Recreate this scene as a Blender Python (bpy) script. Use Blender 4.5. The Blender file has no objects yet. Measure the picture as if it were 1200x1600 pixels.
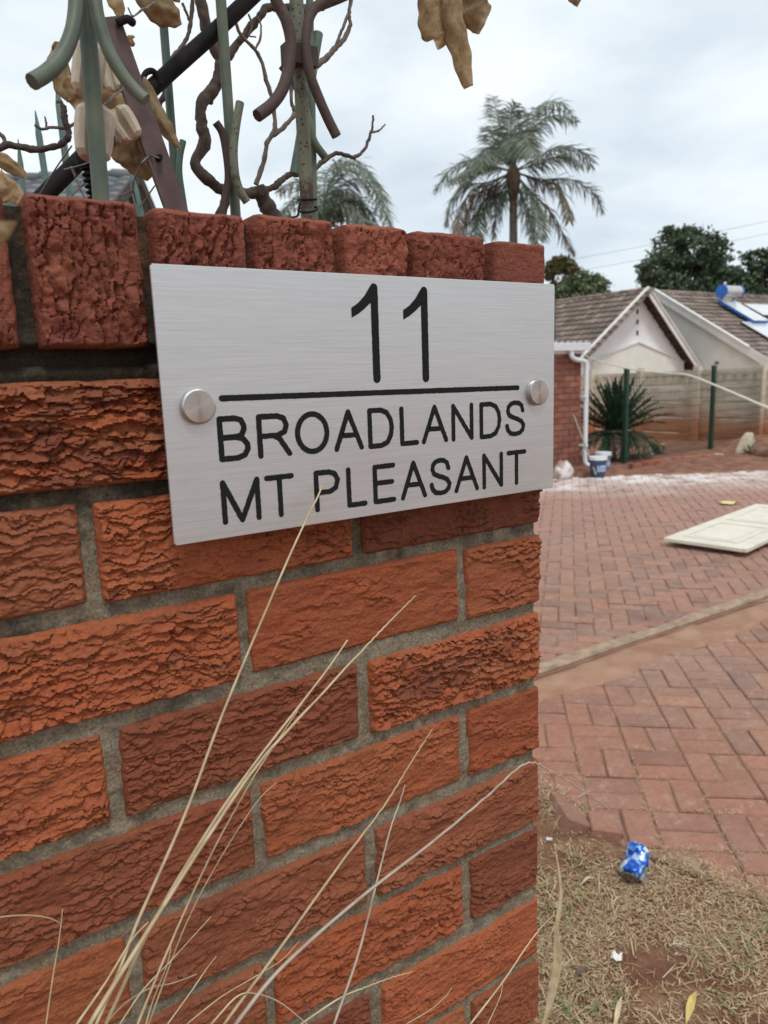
import bpy, bmesh, math, random
import numpy as np
from mathutils import Vector, Matrix

random.seed(7); rng = np.random.default_rng(7)
S = bpy.context.scene
COL = S.collection
R = math.radians

# ------------------------------------------------------------------ camera
F_PX = 1150.0                       # focal length in pixels of the 1200x1600 frame
CZ = 1.45                           # eye height
CAMP = np.array([-0.5678, -0.5662, CZ])
AX, AY, AZ = -0.18387, -0.57287, -0.03452
def _rot():
    cx, sx, cy, sy, cz, sz = math.cos(AX), math.sin(AX), math.cos(AY), math.sin(AY), math.cos(AZ), math.sin(AZ)
    rx = np.array([[1,0,0],[0,cx,-sx],[0,sx,cx]]); ry = np.array([[cy,0,sy],[0,1,0],[-sy,0,cy]])
    rz = np.array([[cz,-sz,0],[sz,cz,0],[0,0,1]])
    t = np.array([[1,0,0],[0,0,-1],[0,1,0]])
    return t @ ry @ rx @ rz
RM = _rot()
cam_d = bpy.data.cameras.new('camera'); cam = bpy.data.objects.new('camera', cam_d); COL.objects.link(cam)
m4 = Matrix.Identity(4)
for i in range(3):
    for j in range(3): m4[i][j] = RM[i, j]
    m4[i][3] = CAMP[i]
cam.matrix_world = m4
cam_d.sensor_fit = 'VERTICAL'; cam_d.sensor_height = 36; cam_d.sensor_width = 27
cam_d.lens = F_PX/1600*36
cam_d.clip_start = 0.02; cam_d.clip_end = 2000
cam_d.dof.use_dof = True; cam_d.dof.focus_distance = 0.74; cam_d.dof.aperture_fstop = 10.5
S.camera = cam
S.render.resolution_x, S.render.resolution_y = 768, 1024

# ------------------------------------------------------------------ sky and sun (overcast)
SUN_EL, SUN_AZ = R(63), R(192)       # azimuth measured from +Y towards +X
world = bpy.data.worlds.new('World'); S.world = world; world.use_nodes = True
nt = world.node_tree; nt.nodes.clear()
def wn(t, **k):
    n = nt.nodes.new(t)
    for a, b in k.items(): setattr(n, a, b)
    return n
sky = wn('ShaderNodeTexSky', sky_type='NISHITA', sun_disc=False, sun_elevation=SUN_EL, sun_rotation=SUN_AZ)
bg1 = wn('ShaderNodeBackground'); bg1.inputs[1].default_value = 0.10
nt.links.new(sky.outputs[0], bg1.inputs[0])
tc = wn('ShaderNodeTexCoord'); mp = wn('ShaderNodeMapping'); mp.inputs['Scale'].default_value = (1, 1, 2.6)
nt.links.new(tc.outputs['Generated'], mp.inputs[0])
nz = wn('ShaderNodeTexNoise'); nz.inputs['Scale'].default_value = 2.1; nz.inputs['Detail'].default_value = 5; nz.inputs['Roughness'].default_value = .5; nz.inputs['Distortion'].default_value = .4
nt.links.new(mp.outputs[0], nz.inputs['Vector'])
cr = wn('ShaderNodeValToRGB')
e = cr.color_ramp.elements
e[0].position = .33; e[0].color = (.60, .69, .77, 1); e[1].position = .64; e[1].color = (1.0, 1.02, 1.03, 1)
x = e.new(.48); x.color = (.81, .88, .925, 1)
nt.links.new(nz.outputs[0], cr.inputs[0])
bg2 = wn('ShaderNodeBackground'); bg2.inputs[1].default_value = 1.0
nt.links.new(cr.outputs[0], bg2.inputs[0])
mxs = wn('ShaderNodeMixShader'); mxs.inputs[0].default_value = .92
nt.links.new(bg1.outputs[0], mxs.inputs[1]); nt.links.new(bg2.outputs[0], mxs.inputs[2])
out = wn('ShaderNodeOutputWorld'); nt.links.new(mxs.outputs[0], out.inputs[0])
sun_d = bpy.data.lights.new('sun', 'SUN'); sun = bpy.data.objects.new('sun', sun_d); COL.objects.link(sun)
sun_d.energy = 1.5; sun_d.angle = R(12); sun_d.color = (1, .965, .91)
sdir = Vector((math.sin(SUN_AZ)*math.cos(SUN_EL), math.cos(SUN_AZ)*math.cos(SUN_EL), math.sin(SUN_EL)))
sun.rotation_euler = (-sdir).to_track_quat('-Z', 'Y').to_euler(); sun.location = (2, -6, 9)
S.view_settings.view_transform = 'Standard'; S.view_settings.look = 'None'
S.view_settings.exposure = 0.18; S.view_settings.gamma = 1

# ------------------------------------------------------------------ helpers
V = np.array
def ray(px, py): return RM @ V([(px-600)/F_PX, -(py-800)/F_PX, -1.0])
def at(px, py, d):                   # photo pixel -> point on the plane y = d
    r = ray(px, py); return CAMP + r*((d-CAMP[1])/r[1])
def atx(px, py, X): r = ray(px, py); return CAMP + r*((X-CAMP[0])/r[0])
def dp(px, py, t): return CAMP + ray(px, py)*t      # at optical depth t
def gnd(px, py, z=0.0): r = ray(px, py); return CAMP + r*((z-CZ)/r[2])
def odepth(p): return float((np.asarray(p)-CAMP) @ (-RM[:, 2]))
def mpx(p): return odepth(p)/F_PX    # metres per photo pixel at point p

def hash2(ix, iy, s):
    h = (ix.astype(np.int64)*374761393 + iy.astype(np.int64)*668265263 + int(s)*974634213) & 0xffffffff
    h = ((h ^ (h >> 13))*1274126177) & 0xffffffff
    h = ((h ^ (h >> 16))*2246822519) & 0xffffffff
    return ((h ^ (h >> 15)) & 0xffffff)/float(0xffffff)
def vnoise(x, y, s):
    ix, iy = np.floor(x), np.floor(y); fx, fy = x-ix, y-iy
    fx = fx*fx*fx*(fx*(fx*6-15)+10); fy = fy*fy*fy*(fy*(fy*6-15)+10)
    a = hash2(ix, iy, s); b = hash2(ix+1, iy, s); c = hash2(ix, iy+1, s); d = hash2(ix+1, iy+1, s)
    return (a+(b-a)*fx)*(1-fy)+(c+(d-c)*fx)*fy
def fbm(x, y, s, o=3):
    r = 0; a = 1; t = 0
    for k in range(o): r = r+a*(vnoise(x, y, s+k*17)-.5)*2; t += a; a *= .5; x = x*2.03+5.1; y = y*2.03+1.7
    return r/t
def sstep(a, b, x): t = np.clip((x-a)/(b-a), 0, 1); return t*t*(3-2*t)

class MB:
    def __init__(s): s.v = []; s.f = []; s.n = 0; s.mi = []
    def add(s, v, f, m=0):
        s.v.append(np.asarray(v, float).reshape(-1, 3)); s.f += [tuple(int(i)+s.n for i in q) for q in f]; s.mi += [m]*len(f); s.n += len(s.v[-1]); return s
    def box(s, c, d, rz=0, m=0):
        c = V(c, float); d = V(d, float)/2
        q = V([[x, y, z] for z in (-1, 1) for y in (-1, 1) for x in (-1, 1)], float)*d
        if rz: k, l = math.cos(rz), math.sin(rz); q = q @ V([[k, l, 0], [-l, k, 0], [0, 0, 1]])
        return s.add(q+c, [(0,2,3,1),(4,5,7,6),(0,1,5,4),(2,6,7,3),(0,4,6,2),(1,3,7,5)], m)
    def boxab(s, a, b, m=0): a = V(a, float); b = V(b, float); return s.box((a+b)/2, np.abs(b-a), 0, m)
    def bar(s, a, b, w, h, up=(0,0,1), m=0):      # a beam of section w x h from a to b
        a = V(a, float); b = V(b, float); t = b-a; t /= np.linalg.norm(t); sd = np.cross(t, V(up, float)); sd /= np.linalg.norm(sd); u = np.cross(sd, t)
        q = [p+sd*sx*w/2+u*sy*h/2 for p in (a, b) for sx, sy in ((-1,-1),(1,-1),(1,1),(-1,1))]
        return s.add(q, [(0,1,2,3),(7,6,5,4),(0,4,5,1),(1,5,6,2),(2,6,7,3),(3,7,4,0)], m)
    def tube(s, pts, r, n=8, caps=True, m=0):
        P = V([np.asarray(p, float) for p in pts]); k = len(P); r = np.broadcast_to(np.asarray(r, float), (k,))
        T = np.gradient(P, axis=0); T /= np.linalg.norm(T, axis=1)[:, None]+1e-12
        a = V([0, 0, 1.]) if abs(T[0][2]) < .9 else V([1., 0, 0])
        u = np.cross(T[0], a); u /= np.linalg.norm(u); vs = []
        ang = np.arange(n)*2*math.pi/n
        for i in range(k):
            u = u-T[i]*(u @ T[i]); u /= np.linalg.norm(u); w = np.cross(T[i], u)
            vs.append(P[i]+r[i]*(np.cos(ang)[:, None]*u+np.sin(ang)[:, None]*w))
        fs = [(i*n+j, i*n+(j+1) % n, (i+1)*n+(j+1) % n, (i+1)*n+j) for i in range(k-1) for j in range(n)]
        if caps: fs += [tuple(range(n-1, -1, -1)), tuple(range((k-1)*n, k*n))]
        return s.add(np.concatenate(vs), fs, m)
    def lathe(s, prof, o=(0,0,0), ax='Z', n=20, m=0):    # prof: (r, h) pairs
        k = len(prof); ang = np.arange(n)*2*math.pi/n; vs = []
        for r, h in prof:
            q = np.stack([r*np.cos(ang), r*np.sin(ang), np.full(n, h)], 1)
            if ax == 'Y': q = np.stack([q[:, 0], -q[:, 2], q[:, 1]], 1)
            if ax == 'X': q = np.stack([q[:, 2], q[:, 0], q[:, 1]], 1)
            vs.append(q+V(o, float))
        fs = [(i*n+j, i*n+(j+1) % n, (i+1)*n+(j+1) % n, (i+1)*n+j) for i in range(k-1) for j in range(n)]
        fs += [tuple(range(n-1, -1, -1)), tuple(range((k-1)*n, k*n))]
        return s.add(np.concatenate(vs), fs, m)
    def mesh(s, name, mats, smooth=False):
        me = bpy.data.meshes.new(name)
        me.from_pydata(np.concatenate(s.v).tolist() if s.v else [], [], s.f); me.update()
        for m in (mats if isinstance(mats, (list, tuple)) else [mats]): me.materials.append(m)
        if any(s.mi): me.polygons.foreach_set('material_index', s.mi)
        if smooth: me.polygons.foreach_set('use_smooth', [True]*len(me.polygons))
        return me
    def build(s, name, mats, parent=None, smooth=False, kind=None, sharp=None):
        me = s.mesh(name, mats, smooth)
        if sharp: me.set_sharp_from_angle(angle=R(sharp))
        return link(name, me, parent, kind)
def link(name, me, parent=None, kind=None, loc=None):
    o = bpy.data.objects.new(name, me); COL.objects.link(o)
    if loc is not None: o.location = loc
    if parent is not None:
        o.parent = parent; o.matrix_parent_inverse = Matrix.Translation(parent.location).inverted() if parent.type == 'EMPTY' else Matrix.Identity(4)
    if kind: o['kind'] = kind
    return o
def thing(name, label, cat, loc=(0,0,0), group=None):
    o = bpy.data.objects.new(name, None); COL.objects.link(o); o.location = tuple(float(q) for q in loc); o.empty_display_size = .1
    return tag(o, label, cat, group)
def tag(o, label, cat, group=None):
    o['label'] = label; o['category'] = cat
    if group: o['group'] = group
    return o
def spline(pts, sub=6):              # Catmull-Rom through points
    P = [np.asarray(p, float) for p in pts]
    if len(P) < 3: return [P[0]+(P[-1]-P[0])*i/sub for i in range(sub+1)]
    Q = [2*P[0]-P[1]]+P+[2*P[-1]-P[-2]]; o = []
    for i in range(1, len(Q)-2):
        for k in range(sub):
            t = k/sub; a, b, c, d = Q[i-1:i+3]
            o.append(.5*((2*b)+(c-a)*t+(2*a-5*b+4*c-d)*t*t+(3*b-a-3*c+d)*t**3))
    return o+[P[-1]]

# ------------------------------------------------------------------ materials
class NB:
    def __init__(s, name):
        s.m = bpy.data.materials.new(name); s.m.use_nodes = True; s.t = s.m.node_tree
        s.b = s.t.nodes['Principled BSDF']; s.geo = None
    def n(s, ty, **k):
        q = s.t.nodes.new(ty)
        for a, b in k.items(): setattr(q, a, b)
        return q
    def l(s, a, b): s.t.links.new(a, b)
    def pos(s):
        if not s.geo: s.geo = s.n('ShaderNodeNewGeometry')
        return s.geo.outputs['Position']
    def objc(s): return s.n('ShaderNodeTexCoord').outputs['Object']
    def mapv(s, v, sc=(1,1,1), rot=(0,0,0)):
        q = s.n('ShaderNodeMapping'); q.inputs['Scale'].default_value = sc; q.inputs['Rotation'].default_value = rot; s.l(v, q.inputs[0]); return q.outputs[0]
    def noise(s, v, sc, det=4, ro=.55, dist=0):
        q = s.n('ShaderNodeTexNoise'); q.inputs['Scale'].default_value = sc; q.inputs['Detail'].default_value = det; q.inputs['Roughness'].default_value = ro; q.inputs['Distortion'].default_value = dist
        s.l(v, q.inputs['Vector']); return q.outputs[0]
    def ramp(s, f, stops):
        q = s.n('ShaderNodeValToRGB'); e = q.color_ramp.elements
        while len(e) < len(stops): e.new(.5)
        for i, (p, c) in enumerate(stops):
            e[i].position = p; e[i].color = (c, c, c, 1) if not hasattr(c, '__len__') else (*c, 1)
        s.l(f, q.inputs[0]); return q.outputs[0]
    def mix(s, f, a, b, mode='MIX'):
        q = s.n('ShaderNodeMix', data_type='RGBA', blend_type=mode)
        for i, w in ((0, f), (6, a), (7, b)):
            if isinstance(w, (int, float)): q.inputs[i].default_value = w
            elif isinstance(w, (tuple, list)): q.inputs[i].default_value = (*w, 1)
            else: s.l(w, q.inputs[i])
        return q.outputs[2]
    def math(s, op, a, b=0.0):
        q = s.n('ShaderNodeMath', operation=op)
        for i, w in ((0, a), (1, b)):
            if isinstance(w, (int, float)): q.inputs[i].default_value = w
            else: s.l(w, q.inputs[i])
        return q.outputs[0]
    def rand(s):
        if not s.geo: s.geo = s.n('ShaderNodeNewGeometry')
        oi = s.n('ShaderNodeObjectInfo')
        return s.math('FRACT', s.math('ADD', oi.outputs['Random'], s.geo.outputs['Random Per Island']))
    def xyz(s, v): q = s.n('ShaderNodeSeparateXYZ'); s.l(v, q.inputs[0]); return q.outputs
    def bump(s, h, st=.4, d=.002):
        q = s.n('ShaderNodeBump'); q.inputs['Strength'].default_value = st; q.inputs['Distance'].default_value = d
        s.l(h, q.inputs['Height']); s.l(q.outputs[0], s.b.inputs['Normal']); return q
    def set(s, **k):
        for a, w in k.items():
            i = s.b.inputs[{'col': 'Base Color', 'rough': 'Roughness', 'metal': 'Metallic', 'spec': 'Specular IOR Level', 'aniso': 'Anisotropic', 'sub': 'Subsurface Weight', 'coat': 'Coat Weight', 'trans': 'Transmission Weight'}[a]]
            if isinstance(w, (int, float)): i.default_value = w
            elif isinstance(w, (tuple, list)): i.default_value = (*w, 1)
            else: s.l(w, i)
        return s
def simple(name, c1, c2=None, sc=20, rough=.7, metal=0, bst=.3, bd=.001, bsc=None, det=4, lo=.35, hi=.65, rnd=0, stretch=(1,1,1), spec=.4):
    b = NB(name); v = b.mapv(b.pos(), stretch)
    nz = b.noise(v, sc, det)
    col = b.ramp(nz, [(lo, c1), (hi, c2 or tuple(q*.8 for q in c1))])
    if rnd:
        col = b.mix(1.0, col, b.ramp(b.rand(), [(0, 1-rnd), (1, 1+rnd)]), 'MULTIPLY')
    b.set(col=col, rough=rough, metal=metal, spec=spec)
    if bst: b.bump(b.noise(v, bsc or sc*3, 4), bst, bd)
    return b.m

def brick_mat(name, stops, tint_dark=(.10, .05, .03), smooth_patch=True):
    b = NB(name); p = b.pos()
    base = b.ramp(b.rand(), stops)
    big = b.noise(p, 16, 4, .6)
    col = b.mix(b.ramp(big, [(.35, 0.0), (.7, .45)]), base, (.30, .112, .050))          # paler, browner patches
    pat = b.noise(b.mapv(p, (.6, 1, 1.6)), 45, 4, .65)
    col = b.mix(b.ramp(pat, [(.48, 0.0), (.72, .5)]), col, (.20, .052, .030))
    soot = b.noise(b.mapv(p, (1, 1, 2.2)), 11, 6, .7)
    col = b.mix(b.ramp(soot, [(.55, 0.0), (.74, .62)]), col, tint_dark)
    fine = b.noise(p, 420, 3, .6)
    col = b.mix(.55, col, b.ramp(fine, [(.3, .72), (.7, 1.22)]), 'MULTIPLY')
    speck = b.n('ShaderNodeTexVoronoi'); speck.inputs['Scale'].default_value = 260; b.l(p, speck.inputs['Vector'])
    hsv = b.n('ShaderNodeHueSaturation'); b.l(col, hsv.inputs['Color']); b.l(b.ramp(b.rand(), [(0, .80), (.5, 1.12), (.75, .74), (1, 1.05)]), hsv.inputs['Value']); col = hsv.outputs[0]
    grit = b.noise(p, 190, 5, .8); col = b.mix(b.ramp(grit, [(.56, 0.0), (.66, .6)]), col, (.10, .035, .022)); col = b.mix(b.ramp(grit, [(.30, .45), (.40, 0.0)]), col, (.46, .20, .11))
    col = b.mix(b.ramp(speck.outputs['Distance'], [(.03, .55), (.09, 0.0)]), col, (.04, .02, .015))
    b.set(col=col, rough=.88, spec=.25)
    b.bump(b.math('ADD', b.noise(p, 300, 5, .65), b.math('MULTIPLY', b.noise(b.mapv(p, (.6, 1, 1.5)), 110, 4, .6), 1.6)), 1.0, .0017)
    return b.m
M_BRICK = brick_mat('clay_brick', [(0, (.27, .066, .030)), (.3, (.35, .089, .035)), (.6, (.32, .094, .039)), (.8, (.225, .064, .039)), (1, (.315, .108, .049))])
M_CAP = brick_mat('clay_cap_brick', [(0, (.225, .066, .046)), (1, (.28, .084, .060))], (.08, .042, .03))

def mortar_mat():
    b = NB('mortar'); p = b.pos()
    c = b.ramp(b.noise(p, 60, 5, .65), [(.3, (.165, .138, .10)), (.7, (.31, .262, .188))])
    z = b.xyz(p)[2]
    mould_shade = b.math('ADD', b.noise(p, 14, 5, .65), b.math('MULTIPLY', b.math('SUBTRACT', z, 1.24), 1.1))
    c = b.mix(b.ramp(mould_shade, [(.50, 0.0), (.68, .88)]), c, (.030, .026, .019))            # black mildew plus painted shade of the recessed joints, stronger near the coping
    clay = b.noise(b.mapv(p, (1, 1, .7)), 22, 4, .6)
    c = b.mix(b.ramp(clay, [(.54, 0.0), (.72, .55)]), c, (.25, .135, .065))              # clay dust rubbed in
    c = b.mix(.85, c, b.ramp(b.noise(p, 380, 4, .75), [(.32, .45), (.5, 1.0), (.68, 1.5)]), 'MULTIPLY')
    b.set(col=c, rough=.95, spec=.2)
    b.bump(b.noise(p, 330, 5, .75), 1.0, .0022)
    return b.m
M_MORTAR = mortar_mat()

def brushed_mat():
    b = NB('brushed_aluminium'); p = b.pos()
    s1 = b.noise(b.mapv(p, (16, 100, 1500)), 1.0, 3, .6); s2 = b.noise(b.mapv(p, (50, 100, 4200)), 1.0, 2, .6)
    st = b.math('ADD', b.math('MULTIPLY', s1, .6), b.math('MULTIPLY', s2, .4))
    b.set(col=b.ramp(st, [(.3, (.51, .525, .535)), (.7, (.70, .715, .725))]), rough=b.ramp(b.math('ADD', b.math('MULTIPLY', st, .5), b.math('MULTIPLY', b.noise(p, 9, 4, .6), .5)), [(.3, .36), (.7, .60)]), metal=.88, spec=.5)
    b.bump(st, .25, .0002)
    return b.m
M_ALU = brushed_mat()
def cap_metal():
    b = NB('turned_steel'); b.set(col=(.50, .485, .46), rough=.22, metal=1.0, aniso=.9)
    t = b.n('ShaderNodeTangent', direction_type='RADIAL', axis='Y'); b.l(t.outputs[0], b.b.inputs['Tangent'])
    return b.m
M_STUD = cap_metal()
M_INK = simple('black_engraving', (.008, .009, .009), (.022, .023, .023), 900, .85, bst=.5, bd=.0003, spec=.12)

# ------------------------------------------------------------------ ground, terrain
def ground():
    mb = MB()
    xs = np.concatenate([[-400, -150, -60, -25, -12], np.linspace(-6, 30, 73), [36, 45, 60, 100, 200, 400]])
    ys = np.concatenate([[-400, -150, -60, -25, -12], np.linspace(-6, 30, 73), [36, 45, 60, 100, 200, 400]])
    X, Y = np.meshgrid(xs, ys)
    Z = -.03 - 1.25*sstep(12.6, 17.5, X)
    Z = np.where((np.abs(X) > 150) | (np.abs(Y) > 150), -1.3, Z)
    n = len(xs); i, j = np.meshgrid(np.arange(n-1), np.arange(len(ys)-1)); a = (j*n+i).ravel()
    mb.add(np.stack([X, Y, Z], -1), np.stack([a, a+1, a+n+1, a+n], 1).tolist())
    return mb.build('ground', simple('red_earth', (.20, .085, .045), (.30, .15, .085), 3, .95, bst=.5, bd=.01), None, True, 'structure')
ground()

# paving: bedding sheet + individual clay pavers in basket weave, laid diagonally
def edge_x(y): return np.interp(y, [-3, .2, .41, .61, .885, 1.11, 1.3], [1.42, 1.27, 1.235, 1.185, 1.135, 1.135, 1.10])
def paver_mat():
    b = NB('clay_paver'); p = b.pos(); r = b.rand()
    base = b.ramp(r, [(0, (.155, .095, .082)), (.2, (.26, .130, .092)), (.45, (.32, .150, .098)), (.62, (.19, .118, .098)), (.8, (.29, .150, .105)), (1, (.36, .175, .115))])
    # greyer burnt pavers in loose drifts
    base = b.mix(b.ramp(b.noise(p, .9, 3), [(.45, 0.0), (.68, .55)]), base, (.27, .175, .155))
    base = b.mix(b.ramp(b.noise(p, 8, 5, .65), [(.38, .05), (.72, .6)]), base, (.38, .245, .175))      # dust
    nearred = b.ramp(b.math('ADD', b.math('SUBTRACT', 2.1, b.xyz(p)[0]), b.math('MULTIPLY', b.noise(p, 2.0, 3), .9)), [(.35, 0.0), (.95, .42)])
    base = b.mix(nearred, base, (.32, .125, .078))
    base = b.mix(.6, base, b.ramp(b.noise(p, 120, 4, .7), [(.3, .75), (.7, 1.2)]), 'MULTIPLY')
    base = b.mix(b.ramp(b.noise(p, 35, 6, .75), [(.48, 0.0), (.66, .55)]), base, (.19, .105, .080))
    base = b.mix(b.ramp(b.noise(p, 17, 6, .75), [(.55, 0.0), (.70, .6)]), base, (.44, .31, .225))
    x, y, z = b.xyz(p)[:3]
    # spilled white lime: a drift in front of the bed (world metres), thinning towards the gate
    d = b.math('ADD', b.math('MULTIPLY', x, .55), b.math('MULTIPLY', y, .83))
    d = b.math('ADD', d, b.math('MULTIPLY', b.math('SUBTRACT', b.noise(p, .9, 4, .6), .5), 2.2))
    lime = b.math('MULTIPLY', b.ramp(b.math('MULTIPLY', b.math('SUBTRACT', d, 7.2), .5), [(0.0, 0.0), (.45, .35), (.8, 1.0)]), b.ramp(b.noise(p, 3.0, 5, .75), [(.36, .02), (.58, 1.0)]))
    lime = b.math('MULTIPLY', lime, b.ramp(b.math('MULTIPLY', b.math('SUBTRACT', x, 8.0), .5), [(0.0, 1.0), (.9, .55)]))
    far_dust = b.ramp(b.math('MULTIPLY', b.math('SUBTRACT', d, 3.5), .3), [(0.0, 0.0), (1.0, .55)])
    base = b.mix(far_dust, base, (.37, .225, .185))
    base = b.mix(lime, base, (.74, .70, .68))
    b.set(col=base, rough=.85, spec=.3)
    b.bump(b.math('ADD', b.noise(p, 150, 5, .7), b.math('MULTIPLY', b.noise(p, 28, 4, .6), 2.0)), .7, .003)
    return b.m
M_PAVER = paver_mat()
M_SAND = simple('dusty_sand', (.26, .135, .085), (.36, .215, .14), 5, .95, bst=.6, bd=.004, bsc=160)
M_JOINT = simple('joint_sand', (.17, .10, .065), (.34, .225, .145), 6, .95, bst=.4, bd=.003)

TRACK_Y = 1.84
drive = MB()
yy = np.concatenate([np.linspace(-3, 1.3, 30), [6.0]])
L = np.stack([np.where(yy > 1.28, -2.2, edge_x(yy)), yy, np.full(len(yy), -.0095)], 1)
L = np.insert(L, len(L)-1, [-2.2, 1.301, -.0095], 0)
Rr = np.stack([np.full(len(L), 11.6), L[:, 1], L[:, 2]], 1)
drive.add(np.concatenate([L, Rr]), [(i, i+len(L), i+len(L)+1, i+1) for i in range(len(L)-1)])
driveway = drive.build('driveway', M_JOINT, None, False, 'structure')
def paver_mesh(l, w, h=.06, c=.005):
    x, y = l/2, w/2; q = []
    for z, i in ((-h, 0), (-c, 0), (0, c)):
        q += [(-x+i, -y+i, z), (x-i, -y+i, z), (x-i, y-i, z), (-x+i, y-i, z)]
    f = [(k*4+j, k*4+(j+1) % 4, k*4+4+(j+1) % 4, k*4+4+j) for k in range(2) for j in range(4)]+[(8, 9, 10, 11)]
    return q, f
pv, pf = paver_mesh(.194, .0945); PAVER = MB().add(pv, pf).mesh('paver', M_PAVER)
def behind_bed(x, y): return (x-6.9)*.55+(y-6.35)*.83     # >0: inside the planting bed
cands = []
for zone, ang, ox, oy in (('near', R(-41), 1.62, 1.0), ('far', R(-47), 2.48, 2.06)):
    ca, sa = math.cos(ang), math.sin(ang)
    cells = []
    if zone == 'near':
        for i in range(-70, 90):
            for j in range(-70, 90):
                for k in (-1, 1):
                    hz = (i+j) % 2 == 0; cells.append((i*.2+(0 if hz else k*.05), j*.2+(k*.05 if hz else 0), hz, i, j*3+k))
    else:
        for i in range(-110, 110):
            for j in range(-110, 110):
                q = (i-j) % 4
                if q == 0: cells.append((i*.1+.1, j*.1+.05, True, i, j))
                elif q == 2: cells.append((i*.1+.05, j*.1, False, i, j))
    for lx, ly, hz, i, j in cells:
        wx, wy = ox+lx*ca-ly*sa, oy+lx*sa+ly*ca
        if zone == 'near':
            if wy > TRACK_Y-.165+.03*math.sin(wx*4.1)+.02*math.sin(wx*11) or wy < -2.5 or wx > 9: continue
            if wx < edge_x(wy)+.01+(hash2(V([i]), V([j]), 5)[0]-.5)*.10: continue
            if wx < 1.15 and wy > 1.2: continue
        else:
            if wy < TRACK_Y+.075 or wx > 11.4 or wx < -1.5 or wy > 7.5: continue
            if behind_bed(wx, wy) > 0: continue
        cands.append((math.hypot(wx-CAMP[0], wy-CAMP[1]), wx, wy, ang+(0 if hz else math.pi/2)))
def in_view(x, y, mrg=0):
    q = RM.T @ (V([x, y, 0])-CAMP)
    if q[2] > -.1: return False
    u, v = 600+F_PX*q[0]/-q[2], 800-F_PX*q[1]/-q[2]
    return 835-mrg < u < 1215+mrg and 700 < v < 1620
cands.sort(); rest = MB(); cnt = 0; prng = random.Random(3)
for dist, wx, wy, a in cands:
    a += prng.gauss(0, .018); wx += prng.gauss(0, .0015); wy += prng.gauss(0, .0015); z = prng.gauss(0, .0022)-.0012
    if cnt < 300 and in_view(wx, wy):
        o = link('paver', PAVER, driveway); o.location = (wx, wy, z); o.rotation_euler = (prng.gauss(0, .008), prng.gauss(0, .008), a); cnt += 1
    else:
        k, l = math.cos(a), math.sin(a); q = V(pv) @ V([[k, l, 0], [-l, k, 0], [0, 0, 1]])+V([wx, wy, z]); rest.add(q, pf)
rest.build('paver_field', M_PAVER, driveway, False, 'stuff')

# gate track: dusty strip, steel rail on a concrete upstand
def strip(name, y0, y1, z, mat, amp, seed, x0=-1.5, x1=9, dz=.004):
    mb = MB(); n = 260; xs = np.linspace(x0, x1, n); ks = np.linspace(0, 1, 9)
    a = y0+amp*fbm(xs*2.3, xs*0, seed, 4); b = y1+amp*.5*fbm(xs*2.1, xs*0+4, seed+9, 4)
    X = np.repeat(xs[None], 9, 0); Y = a[None]+(b-a)[None]*ks[:, None]
    Z = z+dz*fbm(X*9, Y*9, seed+3, 3)*np.sin(ks*math.pi)[:, None]-.012*(np.abs(ks-.5)*2)[:, None]**8
    i, j = np.meshgrid(np.arange(n-1), np.arange(8)); q = (j*n+i).ravel()
    mb.add(np.stack([X, Y, Z], -1), np.stack([q, q+1, q+n+1, q+n], 1).tolist())
    return mb.build(name, mat, None, True, 'structure')
strip('sand_strip', TRACK_Y-.215, TRACK_Y-.005, .005, M_SAND, .055, 11)
strip('sand_strip', TRACK_Y+.005, TRACK_Y+.12, .008, simple('straw_dust', (.27, .18, .12), (.40, .29, .195), 14, .95, bst=.9, bd=.006, bsc=140), .05, 41, dz=.008)
gt = thing('gate_track', 'rusty dust-covered steel gate track crossing the brick driveway', 'gate track', (3, TRACK_Y, 0))
M_RUSTRAIL = simple('dusty_rusty_steel', (.20, .135, .095), (.36, .265, .19), 12, .8, bst=.5, bd=.001)
mb = MB(); mb.boxab((-1.4, TRACK_Y-.006, -.02), (8.5, TRACK_Y+.034, .006)); mb.build('upstand', M_SAND, gt)
mb = MB(); xs = np.linspace(-1.4, 8.5, 200); zz = .024+.0022*fbm(xs*4, xs*0, 15, 3); pr = [(0, .0062), (.002, 0), (.008, .004), (.020, .004), (.026, 0), (.028, .0062)]
vs = []
for x_, z_ in zip(xs, zz):
    for q_ in ((0, .0065), (-.0015, z_-.004), (.004, z_), (.022, z_+.001), (.028, z_-.003), (.028, .0065)): vs.append((x_, TRACK_Y+q_[0], q_[1]))
mb.add(vs, [(i*6+j, (i+1)*6+j, (i+1)*6+j+1, i*6+j+1) for i in range(199) for j in range(5)]); mb.build('rail', M_RUSTRAIL, gt)

# dry verge beside the wall
def verge():
    mb = MB(); xs = np.linspace(-2.4, 1.6, 170); ys = np.linspace(-2.6, 1.34, 170); X, Y = np.meshgrid(xs, ys)
    Z = .012+.020*fbm(X*3, Y*3, 5, 4)+.008*fbm(X*16, Y*16, 8, 3)
    Z = Z-.10*sstep(-.06, .10, X-edge_x(Y))-.08*sstep(1.2, 1.33, Y)
    n = len(xs); i, j = np.meshgrid(np.arange(n-1), np.arange(n-1)); a = (j*n+i).ravel()
    mb.add(np.stack([X, Y, Z], -1), np.stack([a, a+1, a+n+1, a+n], 1).tolist())
    b = NB('verge_soil'); p = b.pos()
    c = b.ramp(b.noise(p, 9, 5, .65), [(.3, (.12, .050, .030)), (.52, (.19, .095, .055)), (.7, (.30, .20, .115))])
    c = b.mix(.6, c, b.ramp(b.noise(p, 130, 4, .7), [(.3, .6), (.7, 1.3)]), 'MULTIPLY')
    b.set(col=c, rough=.95, spec=.2); b.bump(b.noise(p, 90, 5, .7), .9, .006)
    return mb.build('verge', b.m, None, True, 'structure')
verge()
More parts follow.
